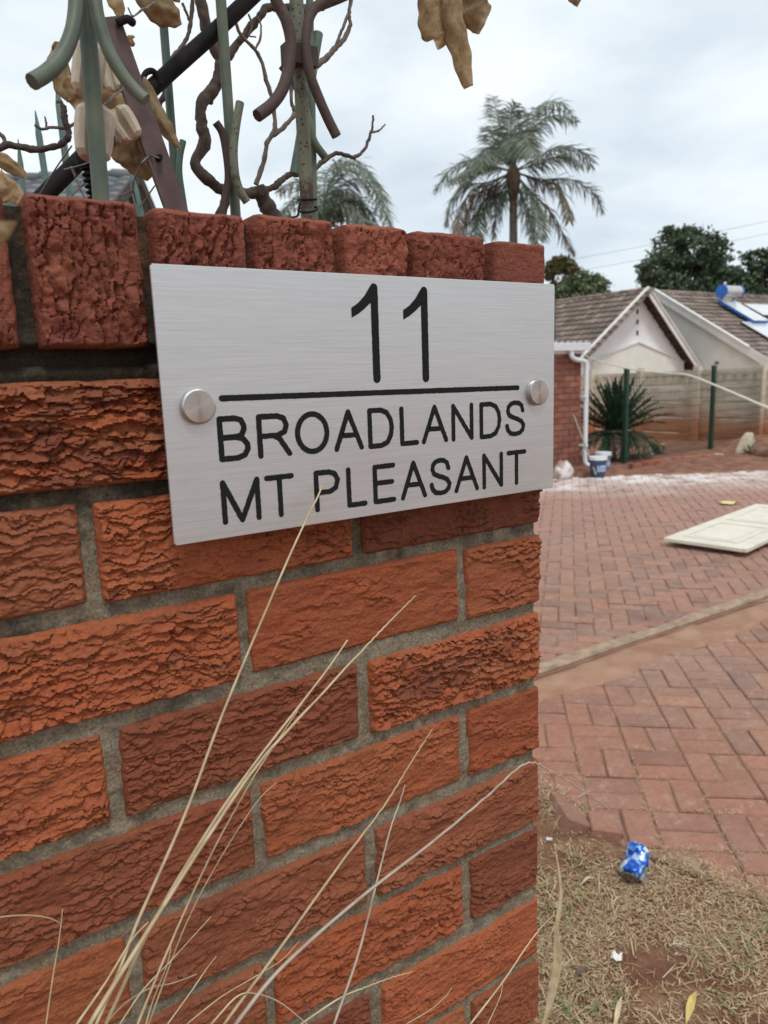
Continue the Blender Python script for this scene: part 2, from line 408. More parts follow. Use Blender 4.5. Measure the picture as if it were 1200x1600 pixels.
def vz(x, y): return .012+.020*fbm(x*3, y*3, 5, 4)+.008*fbm(x*16, y*16, 8, 3)
M_STRAW = None
def straw_mat(name, stops):
    b = NB(name); b.set(col=b.ramp(b.rand(), stops), rough=.75, spec=.3); return b.m
M_STRAW = straw_mat('dry_straw', [(0, (.23, .14, .075)), (.35, (.38, .265, .15)), (.62, (.50, .38, .23)), (.82, (.27, .155, .085)), (.9, (.58, .48, .33)), (1, (.17, .09, .05))])
M_GREENB = straw_mat('green_blade', [(0, (.10, .15, .045)), (.5, (.17, .21, .07)), (1, (.25, .25, .10))])
def blades(n, xr, yr, ln, wd, lie, clump, seed, keep=None):
    r = np.random.default_rng(seed)
    x = r.uniform(*xr, n); y = r.uniform(*yr, n)
    dens = .46+.5*fbm(x*clump, y*clump, seed+2, 3)*2.6+.35*fbm(x*1.7, y*1.7, 55, 2)
    ok = (r.random(n) < dens) & (x < edge_x(y)+.03+.10*(r.random(n)-.5)) & (y < 1.25)
    ok &= ~((x < .03) & (y > -.02) & (y < .25))
    if keep is not None: ok &= keep(x, y)
    x, y = x[ok], y[ok]; k = len(x)
    a = r.uniform(0, 2*math.pi, k); l = ln*r.uniform(.4, 1.3, k); el = np.abs(r.normal(0, lie, k)); z = vz(x, y)+r.uniform(-.001, .007, k)
    d = np.stack([np.cos(a)*np.cos(el), np.sin(a)*np.cos(el), np.sin(el)], 1); s = np.stack([-np.sin(a), np.cos(a), 0*a], 1)
    p0 = np.stack([x, y, z], 1); w = wd*r.uniform(.5, 1.4, k)[:, None]; bend = r.normal(0, .22, k)[:, None]
    p1 = p0+d*(l*.55)[:, None]+s*bend*(l*.3)[:, None]+V([0, 0, .001]); p2 = p0+d*l[:, None]+s*bend*l[:, None]-V([0, 0, 1])*(l*.12*np.sin(el)*2)[:, None]
    vs = np.stack([p0-s*w/2, p0+s*w/2, p1+s*w/2, p1-s*w/2, p2], 1).reshape(-1, 3)
    i = np.arange(k)*5
    return vs, np.stack([i, i+1, i+2, i+3], 1).tolist()+np.stack([i+3, i+2, i+4], 1).tolist()
mb = MB()
mb.add(*blades(70000, (.05, 1.40), (-.35, 1.28), .020, .0024, .20, 5, 21))
mb.add(*blades(6500, (.05, 1.40), (-.35, 1.28), .060, .0022, .40, 4, 22))
mb.add(*blades(16000, (-2.2, 1.5), (-2.2, .0), .06, .003, .35, 3, 23))
mb.build('dry_grass', M_STRAW, None, False, 'stuff')
mb = MB()
mb.add(*blades(5200, (.05, 1.40), (-.2, 1.28), .045, .0030, .55, 2.6, 31, lambda x, y: fbm(x*2.2, y*2.2, 77, 3) > .02))
mb.add(*blades(900, (-2.2, 1.5), (-2.2, 0), .06, .0035, .6, 2.6, 32))
mb.build('green_grass', M_GREENB, None, False, 'stuff')
tag(bpy.data.objects['dry_grass'], 'trampled dry straw covering the verge beside the brick wall', 'grass')
tag(bpy.data.objects['green_grass'], 'sparse green blades growing through the dry verge', 'grass')
mb = MB(); r = np.random.default_rng(8)
bm = bmesh.new(); bmesh.ops.create_icosphere(bm, subdivisions=1, radius=1); iv = V([v.co[:] for v in bm.verts]); iF = [[v.index for v in f.verts] for f in bm.faces]; bm.free()
for k in range(420):
    x_, y_ = r.uniform(.08, 1.3), r.uniform(-.3, 1.2)
    if x_ > edge_x(y_)+.02: continue
    q = iv*r.uniform(.6, 1.2, (len(iv), 3))*r.uniform(.002, .009)*V([1, 1, .7]); mb.add(q+V([x_, y_, float(vz(V([x_]), V([y_]))[0])+.002]), iF)
tag(mb.build('soil_crumbs', simple('earth_crumb', (.15, .07, .042), (.27, .16, .10), 30, .95, bst=.3, rnd=.4), None, False, 'stuff'), 'reddish soil crumbs scattered over the dry verge', 'soil')
# straw swept into the paver joints
def joint_straw():
    r = np.random.default_rng(4); mb = MB(); n = 16000
    ang = R(-41); ca, sa = math.cos(ang), math.sin(ang)
    i = r.integers(-6, 8, n); along = r.uniform(-1.4, 1.4, n); ax = r.integers(0, 2, n)
    lx = np.where(ax == 0, (i-.5)*.2, along)+r.normal(0, .007, n); ly = np.where(ax == 0, along, (i-.5)*.2)+r.normal(0, .007, n)
    x = 1.62+lx*ca-ly*sa; y = 1.0+lx*sa+ly*ca
    ok = (fbm(x*2.3, y*2.3, 61, 3)+.55*np.clip(1.55-(x-edge_x(y)+.4), 0, 1) > .16) & (x > edge_x(y)) & (y < 1.5) & (y > -.6)
    x, y = x[ok], y[ok]; k = len(x); a = r.uniform(0, 2*math.pi, k); l = r.uniform(.006, .022, k); w = .0024
    d = np.stack([np.cos(a), np.sin(a), r.uniform(-.1, .3, k)], 1); s = np.stack([-np.sin(a), np.cos(a), 0*a], 1)
    p = np.stack([x, y, r.uniform(0, .007, k)], 1)
    vs = np.stack([p-s*w/2, p+s*w/2, p+d*l[:, None]], 1).reshape(-1, 3); q = np.arange(k)*3
    mb.add(vs, np.stack([q, q+1, q+2], 1).tolist())
    tag(mb.build('straw_litter', M_STRAW, None, False, 'stuff'), 'chopped straw caught in the joints of the near pavers', 'straw')
joint_straw()

# ------------------------------------------------------------------ the brick wall
Z0 = CZ-.0872                        # height of the top of the course behind the sign's lower edge
WALLX = -2.2
wall = thing('brick_wall', 'rough textured red brick boundary wall with brick-on-edge coping', 'brick wall', (-1.1, .11, 0))
def rustic(U, W, s, amp=1.0, calm=0.0):
    """height (m) of drag-faced clay: ragged drooping flakes, U along the flakes, W across (up)"""
    wu = U+.006*fbm(U/.022, W/.012, s, 3)
    wv = W+.0050*fbm(U/.026, W/.016, s+1, 3)+.0022*fbm(U/.007, W/.006, s+2, 2)
    ph = wv/.0088+1.0*fbm(U/.05, W/.035, s+3, 2); h1 = 1-(ph-np.floor(ph))
    band = np.floor(ph); a1 = vnoise(wu/.016+band*7.3, band*3.1, s+4)
    h1 = h1**1.1*(.25+1.1*a1)
    # flakes: anisotropic Voronoi, each leaning outwards towards its lower lip
    cx, cy = .0105, .0050; gx = wu/cx; gy = wv/cy; ix = np.floor(gx); iy = np.floor(gy)
    best = np.full(U.shape, 9.); sec = np.full(U.shape, 9.); h2 = np.zeros(U.shape)
    for dx in (-1, 0, 1):
        for dy in (-1, 0, 1):
            jx, jy = ix+dx, iy+dy; ox = jx+hash2(jx, jy, s+5); oy = jy+hash2(jx, jy, s+6)
            d = (gx-ox)**2+(gy-oy)**2; c = d < best; sec = np.where(c, best, np.minimum(sec, d)); best = np.where(c, d, best)
            h2 = np.where(c, (oy-gy)*.55+hash2(jx, jy, s+7)*.9, h2)
    crack = np.exp(-(np.sqrt(sec)-np.sqrt(best))/.085)*sstep(-.25, .35, fbm(U/.02, W/.012, s+12, 2))
    mask = .12+.88*sstep(-.60+calm, .12+calm, fbm(U/.055, W/.030, s+8, 3))
    h = mask*(.0031*h1+.0029*h2-.0026*crack)+.0020*fbm(U/.03, W/.014, s+9, 3)+.0011*fbm(U/.0075, W/.0045, s+10, 2)*(.4+mask)
    return amp*h
def brick_obj(u0, u1, z0, z1, depth, s, mat, vertical=False, amp=1.0, res=.00105, calm=0.0, rag=.0008, y0=0.0):
    g = .0004 if vertical else .0013; u0 -= g; u1 += g*(u1 < -.05); z0 -= g; z1 += g
    nu = max(6, int((u1-u0)/res)); nv = max(4, int((z1-z0)/res))
    a = np.linspace(0, 1, nu+1); b = np.linspace(0, 1, nv+1)
    A, B = np.meshgrid(a, b); w, h = u1-u0, z1-z0
    U = A*w; W = B*h
    hf = rustic(W+s*.37, -U+s*.11, s, amp, calm) if vertical else rustic(U+s*.37, W+s*.11, s, amp, calm)
    ed = np.minimum(np.minimum(U, w-U), np.minimum(W, h-W))
    ed = ed+.0011*fbm(U/.012, W/.012, s+20, 3)
    k = .15+.85*sstep(0, .0038, ed)
    y = y0-hf*k+.0036*(1-sstep(-.001, .0032, ed))
    # ragged outline
    fade = lambda t, l: np.clip(1-t/.008, 0, 1)
    UU = U+rag*fbm(W/.013, U*0, s+30, 3)*fade(U, w)+rag*fbm(W/.013, U*0+3, s+31, 3)*fade(w-U, w)
    WW = W+rag*fbm(U/.016, W*0, s+32, 3)*fade(W, h)+rag*fbm(U/.016, W*0+5, s+33, 3)*fade(h-W, h)
    # knocked corners
    rc = .006
    for cu, cw in ((0, 0), (w, 0), (0, h), (w, h)):
        d = np.hypot(U-cu, W-cw); p = np.clip(1-d/rc, 0, 1)*.0008
        UU += p*(1 if cu == 0 else -1); WW += p*(1 if cw == 0 else -1)
    P = np.stack([UU-w/2, y-y0, WW-h/2], -1).reshape(-1, 3); n = nu+1
    i, j = np.meshgrid(np.arange(nu), np.arange(nv)); q = (j*n+i).ravel()
    mb = MB(); mb.v.append(P); mb.n = len(P)
    mb.f = np.stack([q, q+1, q+n+1, q+n], 1).tolist()
    per = list(range(nu))+[r*n+nu for r in range(nv)]+[nv*n+c for c in range(nu, 0, -1)]+[r*n for r in range(nv, 0, -1)]
    bk = P[per].copy(); bk[:, 1] = depth-.002; base = mb.n; mb.v.append(bk); mb.n += len(per); m = len(per)
    mb.f += [(per[(t+1) % m], per[t], base+t, base+(t+1) % m) for t in range(m)]
    mb.f.append(tuple(range(base+m-1, base-1, -1)))
    mb.mi = [0]*len(mb.f)
    me = mb.mesh('brick', mat, True); me.set_sharp_from_angle(angle=R(48))
    return link('brick', me, wall, None, ((u0+u1)/2, y0, (z0+z1)/2))
# regular courses; k = -1 is the course under the coping
TOP = {-1: .089, 0: 0.0, 1: -.0895, 2: -.1795, 3: -.2675, 4: -.357, 5: -.4445, 6: -.538, 7: -.6235}
brng = random.Random(12); LOW = {}
CALM = {(1, 1): .6, (4, 2): .95, (5, 2): .3, (1, 0): .35, (3, 0): .2, (6, 0): .35, (7, 0): .3, (3, 1): .25, (4, 0): .15, (5, 1): -.2, (3, 2): .1, (2, 1): -.1, (2, 0): -.35, (-1, 2): -.5, (0, 1): -.1}
AMP = {(-1, 2): 1.7, (2, 0): 1.3, (0, 0): 1.25, (0, 1): 1.15, (1, 0): .9, (3, 0): .85, (5, 0): .8, (6, 0): .8, (7, 0): .8}
seed = 100
for k in range(-1, 16):
    zt = TOP.get(k, -.6235-.0893*(k-7)); head = (k % 2 == 1)
    edges = [(-.104, 0.0), (-.341, -.116), (-.575, -.353)] if head else [(-.224, 0.0), (-.456, -.239), (-.692, -.470)]
    while edges[-1][0] > WALLX: r1 = edges[-1][0]-.013; edges.append((r1-.222, r1))
    for n, (u0, u1) in enumerate(edges):
        seed += 1; zj = brng.uniform(-.0012, .0012); y = brng.uniform(-.0012, .0012)
        z1 = Z0+zt+zj; z0 = z1-.0735+brng.uniform(-.001, .001)
        if z0 < -.05: z0 = -.05
        d = .222 if (head and n == 0) else .106
        if u1 > -.72 and k <= 8:
            brick_obj(u0, u1, z0, z1, d, seed, M_BRICK, amp=AMP.get((k, n), brng.uniform(.75, 1.1)), calm=CALM.get((k, n), brng.uniform(-.15, .2)), y0=y)
        else:
            key = d
            if key not in LOW:
                o = brick_obj(u0, u1, z0, z1, d, seed, M_BRICK, res=.004); LOW[key] = o.data
            else: link('brick', LOW[key], wall, None, ((u0+u1)/2, y, (z0+z1)/2))
    if not head:                      # end of the rear leaf, seen on the wall's return
        link('brick', LOW.get(.106) or brick_obj(-.224, 0, z0, z1, .106, seed, M_BRICK, res=.004).data, wall, None, (-.112, .1165, (z0+z1)/2))
caps = [(-.0675, .001), (-.1620, -.0800), (-.2350, -.1715), (-.3155, -.2455), (-.3960, -.3255), (-.4800, -.4075), (-.562, -.494)]
while caps[-1][0] > WALLX: r1 = caps[-1][0]-.012; caps.append((r1-.073, r1))
CAPLOW = None
for n, (u0, u1) in enumerate(caps):
    zt = .2125+[-.0015, .0005, .001, .002, -.0005, .001, .003][n % 7]*1.2
    if n < 8:
        brick_obj(u0, u1, Z0+.1135, Z0+zt, .222, 500+n*40, M_CAP, vertical=True, amp=.25 if n == 0 else (1.0, 1.0, 1.05, 1.15, 1.2, 1.3, 1.25)[min(n, 6)], calm=.3 if n == 0 else -.25, rag=.0009, y0=(-.004, -.003, -.005, -.003, -.004, -.006, -.003, -.004)[n])
        CAPLOW = bpy.data.objects[-1].data if False else CAPLOW
    else:
        if CAPLOW is None: CAPLOW = brick_obj(u0, u1, Z0+.1135, Z0+zt, .222, 997, M_CAP, vertical=True, res=.004).data
        else: link('brick', CAPLOW, wall, None, ((u0+u1)/2, -.003, Z0+.163))
# mortar: weathered joint face, and the solid core behind it
def mortar():
    us = np.arange(-.74, -.0045, .0026); zs = np.arange(-.86, .2095, .0022); U, W = np.meshgrid(us, zs)
    y = .0034+.0030*sstep(-.16, .0, W)+.0020*fbm(U/.02, W/.02, 71, 3)+.0014*fbm(U/.006, W/.006, 72, 3)
    y += .012*sstep(.0975, .104, W)*(1-sstep(.113, .116, W))-.003*sstep(.089, .096, W)*(1-sstep(.097, .100, W))   # raked-out joint under the coping
    y += .006*sstep(.116, .13, W)+.003*sstep(.02, .10, W)
    y = np.minimum(y, .0265)
    mb = MB(); n = len(us); i, j = np.meshgrid(np.arange(n-1), np.arange(len(zs)-1)); q = (j*n+i).ravel()
    mb.add(np.stack([U, y, W+Z0], -1), np.stack([q, q+1, q+n+1, q+n], 1).tolist())
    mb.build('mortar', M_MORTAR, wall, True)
    mb = MB(); mb.boxab((WALLX+.01, .03, -.05), (-.007, .216, Z0+.2095)); mb.boxab((WALLX+.01, .0085, -.05), (-.742, .0295, Z0+.2095)); mb.boxab((-.7415, .0085, -.05), (-.007, .0295, Z0-.862))
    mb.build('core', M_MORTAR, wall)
mortar()

# ------------------------------------------------------------------ the name plate
SY = -.0265                          # front face of the plate
sign = thing('house_sign', 'brushed aluminium house sign reading 11 Broadlands Mt Pleasant', 'sign', (-.208, SY, Z0-.034))
bm = bmesh.new(); bmesh.ops.create_cube(bm, size=1)
for v in bm.verts: v.co = Vector((v.co.x*.3985, v.co.y*.003, v.co.z*.2035))
bmesh.ops.bevel(bm, geom=[e for e in bm.edges if abs(e.verts[0].co.y-e.verts[1].co.y) > .001], offset=.0012, segments=2, affect='EDGES')
bmesh.ops.bevel(bm, geom=[e for e in bm.edges if abs(e.verts[0].co.y-e.verts[1].co.y) < 1e-5 and len(e.link_faces) == 2 and e.calc_face_angle(0) > 1], offset=.0004, segments=1, affect='EDGES')
me = bpy.data.meshes.new('plate'); bm.to_mesh(me); bm.free(); me.materials.append(M_ALU)
link('plate', me, sign, None, (-.2085, SY+.0015, Z0+.068))
def tilt(u, v): return v-(u+.2085)*.0075                 # the plate's print runs very slightly downhill
GL = {  # strokes on a unit cell (0..1 wide, 0..1 high)
 'B': [[(0,0),(0,1),(.55,1),(.8,.95),(.9,.8),(.9,.72),(.8,.57),(.55,.53),(0,.53)], [(.55,.53),(.85,.47),(1,.33),(1,.2),(.87,.06),(.6,0),(0,0)]],
 'R': [[(0,0),(0,1),(.62,1),(.85,.93),(.93,.76),(.86,.58),(.62,.5),(0,.5)], [(.48,.5),(.68,.4),(1,0)]],
 'O': [[(.5+.5*math.cos(t*math.pi/16), .5+.5*math.sin(t*math.pi/16)) for t in range(33)]],
 'A': [[(0,0),(.5,1),(1,0)], [(.19,.36),(.81,.36)]],
 'D': [[(0,0),(0,1),(.5,1),(.78,.92),(.95,.72),(1,.5),(.95,.28),(.78,.08),(.5,0),(0,0)]],
 'L': [[(0,1),(0,0),(1,0)]], 'N': [[(0,0),(0,1),(1,0),(1,1)]],
 'S': [[(.95,.74),(.88,.9),(.7,.985),(.48,1),(.25,.97),(.1,.88),(.06,.74),(.14,.61),(.35,.54),(.65,.47),(.88,.39),(1,.26),(.94,.12),(.76,.025),(.5,0),(.22,.03),(.06,.14),(0,.28)]],
 'M': [[(0,0),(0,1),(.5,0),(1,1),(1,0)]], 'T': [[(0,1),(1,1)], [(.5,1),(.5,0)]],
 'P': [[(0,0),(0,1),(.6,1),(.86,.94),(1,.76),(.9,.55),(.62,.46),(0,.46)]],
 'E': [[(1,1),(0,1),(0,0),(1,0)], [(0,.53),(.92,.53)]]}
def stroke(mb, pts, w, y, n=12, rag=.00010):
    """flat round-ended stroke in the plate plane: quads between discs"""
    P = [V(p, float) for p in pts]
    for a, b in zip(P[:-1], P[1:]):
        t = b-a; L = np.linalg.norm(t); t /= L+1e-9; s = V([-t[1], t[0]])
        k = max(2, int(L/.0015)); top = []; bot = []
        for i in range(k+1):
            c = a+t*L*i/k; top.append(c+s*(w/2+random.gauss(0, rag))); bot.append(c-s*(w/2+random.gauss(0, rag)))
        q = [(p[0], y, p[1]) for p in top+bot]; m = k+1
        mb.add(q, [(m+i, m+i+1, i+1, i) for i in range(k)])
        y -= .000006
    for c in P:
        y -= .000006
        mb.add([(c[0]+w/2*math.cos(i*2*math.pi/n), y, c[1]+w/2*math.sin(i*2*math.pi/n)) for i in range(n)], [tuple(range(n))])
YI = SY-.00012
def glyph(ch, u0, u1, z0, z1, w, name='letter'):
    mb = MB()
    for st in GL[ch]: stroke(mb, [(u0+w/2+p[0]*(u1-u0-w), z0+w/2+p[1]*(z1-z0-w)) for p in st], w, YI)
    return mb.build(name, M_INK, sign)
W1 = .0046
for ch, a, b in (('B',-.368,-.3418),('R',-.3358,-.306),('O',-.3027,-.2711),('A',-.267,-.2378),('D',-.2334,-.2062),('L',-.2001,-.1795),('A',-.1764,-.1463),('N',-.1422,-.1157),('D',-.1083,-.0807),('S',-.0757,-.0491)):
    c = (a+b)/2; zt = tilt(c, .0597); glyph(ch, a, b, Z0+zt-.0352, Z0+zt, W1)
for ch, a, b in (('M',-.369,-.3361),('T',-.3322,-.3059),('P',-.288,-.2629),('L',-.2569,-.2364),('E',-.2302,-.2062),('A',-.2011,-.1719),('S',-.1687,-.1433),('A',-.1399,-.1098),('N',-.1054,-.0787),('T',-.0741,-.0476)):
    c = (a+b)/2; zt = tilt(c, .0108); glyph(ch, a, b, Z0+zt-.0352, Z0+zt, W1)
for u in (-.2222, -.1702):
    mb = MB(); zt = .1632+(0 if u < -.2 else -.001)
    stroke(mb, [(u, Z0+zt-.0038), (u, Z0+zt-.079)], .0074, YI)
    q = [(u-.0037, Z0+zt-.002), (u-.0008, Z0+zt), (u+.0037, Z0+zt), (u+.0037, Z0+zt-.010), (u-.004, Z0+zt-.0165), (u-.013, Z0+zt-.0235), (u-.0225, Z0+zt-.030), (u-.0228, Z0+zt-.0275), (u-.0228, Z0+zt-.0215), (u-.013, Z0+zt-.0145), (u-.0075, Z0+zt-.0085)]
    y2 = YI-.00005
    # flag of the figure as quads
    up = [(u-.0228, zt-.0205), (u-.016, zt-.0165), (u-.0095, zt-.0105), (u-.004, zt-.003), (u-.001, zt)]
    lo = [(u-.0228, zt-.0285), (u-.016, zt-.0252), (u-.0095, zt-.0208), (u-.003, zt-.0155), (u+.003, zt-.010)]
    mb.add([(p[0], y2, Z0+p[1]) for p in up+lo], [(5+i, 6+i, i+1, i) for i in range(4)])
    mb.build('digit', M_INK, sign)
mb = MB(); stroke(mb, [(-.3625, Z0+.0740), (-.0592, Z0+.0706)], .0048, YI); mb.build('rule_line', M_INK, sign)
for u, z in ((-.382, .0690), (-.0345, .0655)):
    mb = MB(); mb.lathe([(.0005, .0052), (.0118, .0052), (.0128, .0046), (.0132, .0036), (.0132, 0), (.0126, 0)], (0, 0, 0), 'Y', 48)
    o = mb.build('stud', M_STUD, sign, True, sharp=30); o.location = (u, SY-.0002, Z0+z); o.matrix_parent_inverse = Matrix.Translation(sign.location).inverted()
    mb = MB(); mb.lathe([(.008, -.040), (.008, 0)], (0, 0, 0), 'Y', 16)
    o = mb.build('spacer', M_STUD, sign, True, sharp=30); o.location = (u, SY+.0031, Z0+z)

# ------------------------------------------------------------------ steelwork above the wall
TOPZ = Z0+.2135
M_GREEN = simple('weathered_green_paint', (.062, .090, .068), (.118, .140, .100), 30, .55, bst=.3, bd=.0008, rnd=.1)
M_TEAL = simple('dark_green_paint', (.055, .10, .082), (.10, .155, .125), 40, .5, bst=.3, bd=.0006)
def rusty_paint(name, lo, hi, paint=(.15, .165, .115)):
    b = NB(name); p = b.pos(); n = b.noise(p, 38, 5, .7)
    c = b.mix(b.ramp(n, [(lo, 0.0), (hi, 1.0)]), paint, (.062, .040, .034))
    sp = b.n('ShaderNodeTexVoronoi'); sp.inputs['Scale'].default_value = 210; b.l(p, sp.inputs['Vector'])
    c = b.mix(b.ramp(sp.outputs['Distance'], [(.18, .85), (.3, 0.0)]), c, (.05, .032, .03))
    b.set(col=c, rough=.7, spec=.3); b.bump(b.math('ADD', n, b.noise(p, 260, 3)), .4, .0012); return b.m
M_RUSTG = rusty_paint('rust_speckled_green_paint', .50, .64)
M_RUST = rusty_paint('rusted_steel', .22, .45, (.115, .092, .080))
M_BROWN = simple('oxide_brown_paint', (.085, .055, .052), (.125, .085, .078), 60, .6, bst=.4, bd=.0006)
M_BLACK = simple('black_pipe_paint', (.008, .008, .009), (.020, .018, .017), 40, .7, bst=.3, bd=.0005, spec=.15)
M_WIRE = simple('galvanised_wire', (.13, .12, .11), (.24, .23, .21), 200, .5, .6, bst=0)

fence = thing('steel_fence', 'green and rusty steel picket fence with curved rods on top of the wall', 'fence', (-.3, .12, TOPZ))
def pl(pts, d, dd=0.0):               # pixel polyline at depth d (drifting by dd)
    n = len(pts); return [at(p[0], p[1], d+dd*i/max(1, n-1)) for i, p in enumerate(pts)]
def rod(name, pts, d, rpx, mat, parent, dd=0.0, sub=6, n=10, r2=None):
    P = spline(pl(pts, d, dd), sub); s = mpx(P[len(P)//2])*.93; r = rpx*s
    rad = np.linspace(r, (r2 if r2 is not None else rpx)*s, len(P))
    return MB().tube(P, rad, n).build(name, mat, parent, True, sharp=50)
def to_base(px, py, d, z=None):        # the point of a picket on the coping
    p = at(px, py, d).copy(); p[2] = z if z is not None else TOPZ-.012; return p
def picket(p_low, p_top, d, rpx, mat, par=None, ztop=2.16, zbot=None):
    a = at(*p_low, d); b = at(*p_top, d); t = (b-a)/(b[2]-a[2])
    P = [a+t*((TOPZ-.012 if zbot is None else zbot)-a[2]), a, (a+b)/2, b, b+t*(ztop-b[2])]
    return MB().tube(P, rpx*mpx(a), 12).build('picket', mat, par or fence, True, sharp=50)
picket((158, 312), (135, 20), .075, 13, M_GREEN)
rod('scroll', [(116, -60), (119, -10), (117, 28), (109, 62), (94, 92), (74, 113), (50, 128)], .062, 13, M_GREEN, fence, -.03)
rod('scroll', [(146, -60), (149, 0), (157, 42), (171, 82), (192, 118), (213, 143), (228, 156)], .062, 11, M_GREEN, fence, -.02)
picket((368, 333), (345, 0), .22, 8, M_GREEN, zbot=TOPZ-.05)
rod('scroll', [(337, 191), (347, 207), (353, 235), (357, 275), (353, 305), (347, 340)], .215, 6.5, M_RUST, fence)
rod('scroll', [(375, 160), (369, 195), (365, 235), (368, 275), (376, 300), (386, 316)], .20, 7, M_RUSTG, fence)
picket((481, 338), (463, 0), .075, 10.5, M_RUSTG)
rod('scroll', [(418, -40), (432, 2), (447, 32), (455, 70), (450, 112), (440, 142), (424, 164), (402, 181)], .06, 10, M_RUST, fence, -.02)
rod('scroll', [(545, -30), (515, -4), (490, 15), (480, 42), (478, 75), (484, 115), (499, 155), (513, 187), (526, 213)], .06, 8.5, M_RUST, fence, -.02)
MB().box(at(468, 88, .068), (.030, .014, .016)).build('weld', M_RUST, fence)
picket((491, 335), (487, 150), .20, 5.5, M_GREEN, zbot=TOPZ-.05)
rod('scroll', [(497, 52), (490, 95), (482, 150), (472, 205), (465, 245), (460, 272)], .205, 8.5, M_TEAL, fence)
rod('scroll', [(440, 102), (458, 125), (474, 160), (483, 195), (491, 222), (508, 246)], .19, 7, M_GREEN, fence)
picket((275, 290), (255, 30), .26, 6.5, M_TEAL, zbot=TOPZ-.06)
rod('scroll', [(286, 220), (281, 245), (280, 270), (284, 300), (288, 325)], .25, 5.5, M_TEAL, fence)
rod('brace', [(40, 335), (130, 245), (235, 140), (330, 55), (430, -40)], .235, 14, M_BLACK, fence, .0, 2)
rod('hook', [(222, 126), (228, 114), (238, 111), (246, 119), (252, 132)], .228, 5, M_BLACK, fence)
for d in (.085, .23, .27):
    a = at(0, 0, d); b = at(560, 0, d)
    MB().bar((a[0]-.5, d, 2.15), (b[0]+.02, d, 2.15), .03, .03).build('rail', M_GREEN, fence)
# tie wire round the foot of the rusty picket
def ring_at(px, py, d, r, mat, par, tiltz=.2):
    c = at(px, py, d); P = [c+V([math.cos(t)*r, math.sin(t)*r, tiltz*r*math.sin(t+.6)]) for t in np.linspace(0, 2*math.pi, 22)]
    return MB().tube(P, .0011, 6).build('tie_wire', mat, par, True)
ring_at(480, 312, .075, .0085, M_BLACK, fence); ring_at(481, 327, .075, .0088, M_BLACK, fence, .5)
MB().tube(spline(pl([(470, 313), (467, 325), (465, 337), (455, 340)], .066), 4), .001, 6).build('tie_wire', M_BLACK, fence, True)

far = thing('spear_fence', 'row of thin teal spear-topped fence pickets beyond the wall at left', 'fence', at(60, 310, .75))
M_TEAL2 = simple('blue_green_paint', (.075, .145, .135), (.13, .20, .185), 40, .5, bst=.2)
for (lx, ly), (tx, ty), r in (((38, 312), (28, 217), 4.2), ((75, 305), (55, 173), 5), ((110, 310), (88, 126), 5.5), ((9, 312), (2, 262), 4), ((214, 312), (203, 262), 6)):
    a = at(lx, ly, .75); b = at(tx, ty, .75); t = (b-a)/(b[2]-a[2]); s = mpx(a)*r
    tip = b; sh = b-t*.035; base = a+t*(.06-a[2])
    MB().tube([base, a, sh, tip], [s, s, s, s*.15], 8).build('picket', M_TEAL2, far, True, sharp=50)
a = at(-60, 320, .75); b = at(260, 320, .75)
MB().bar((a[0], .75, 1.52), (b[0], .75, 1.52), .03, .03).build('rail', M_TEAL2, far)

flat = thing('flat_bar', 'leaning brown flat steel bar bolted above the coping', 'steel bar', at(275, 325, .13))
a = at(278, 336, .13); b = at(168, 28, .13); w = 36*mpx(at(220, 180, .13))
sd = at(238, 180, .13)-at(202, 186, .13)
MB().bar(a, b, .005, w, tuple(sd)).build('bar', M_BROWN, flat)
p = at(172, 33, .13); MB().tube(spline([p+V([.004, -.006, -.003]), p+V([.012, -.008, .001]), p+V([.018, -.004, .001])], 4), .0035, 8).build('bolt', M_BLACK, flat, True)
p = at(248, 247, .126); MB().lathe([(.0002, .0045), (.0025, .0045), (.0028, .003), (.0028, -.004)], p, 'Y', 10).build('hole', M_BLACK, flat)

# ------------------------------------------------------------------ electric-fence insulators and wires
M_PORC = simple('aged_porcelain', (.36, .30, .22), (.58, .52, .41), 28, .55, bst=.4, bd=.0008, lo=.3, hi=.62)
def insulator(label, cx, cy, w, h, rot, d, parts=1):
    """strain insulator: a chamfered block with a wire groove down its face and a waist"""
    c = at(cx, cy, d); s = mpx(c); w *= s; h *= s; t = thing('insulator', label, 'insulator', c, 'beige fence insulators')
    r = RM[:, 0]; u = V([0, 0, 1.]); f = V([0, -1., 0]); ca, sa = math.cos(R(rot)), math.sin(R(rot))
    ex = V([ca*.92, -.39*ca, sa]); ex /= np.linalg.norm(ex); ez = V([-sa, .05, ca]); ez -= ex*(ez @ ex); ez /= np.linalg.norm(ez); ey = np.cross(ez, ex)
    def loft(secs, name):
        vs = []; n = 12
        prof = [(-.5,-.28),(-.34,-.5),(-.16,-.5),(-.07,-.20),(.07,-.20),(.16,-.5),(.34,-.5),(.5,-.28),(.5,.3),(.32,.5),(-.32,.5),(-.5,.3)]
        for z, sx, sy in secs: vs += [c+ex*(p[0]*w*sx)+ey*(-p[1]*-1*w*.8*sy)+ez*(z*h) for p in prof]
        k = len(secs); fs = [(i*n+j, i*n+(j+1) % n, (i+1)*n+(j+1) % n, (i+1)*n+j) for i in range(k-1) for j in range(n)]
        fs += [tuple(range(n-1, -1, -1)), tuple(range((k-1)*n, k*n))]
        mb = MB().add(vs, fs); o = mb.build(name, M_PORC, t, False)
        bv = o.modifiers.new('b', 'BEVEL'); bv.width = w*.018; bv.segments = 2; bv.limit_method = 'ANGLE'; bv.angle_limit = R(30)
        return o
    loft([(-.5, .60, .7), (-.40, .86, .95), (-.1, .97, 1), (.16, 1, 1), (.40, .96, 1), (.5, .80, .8)], 'body')
    loft([(.50, .62, .6), (.56, .60, .55)], 'neck')
    return t
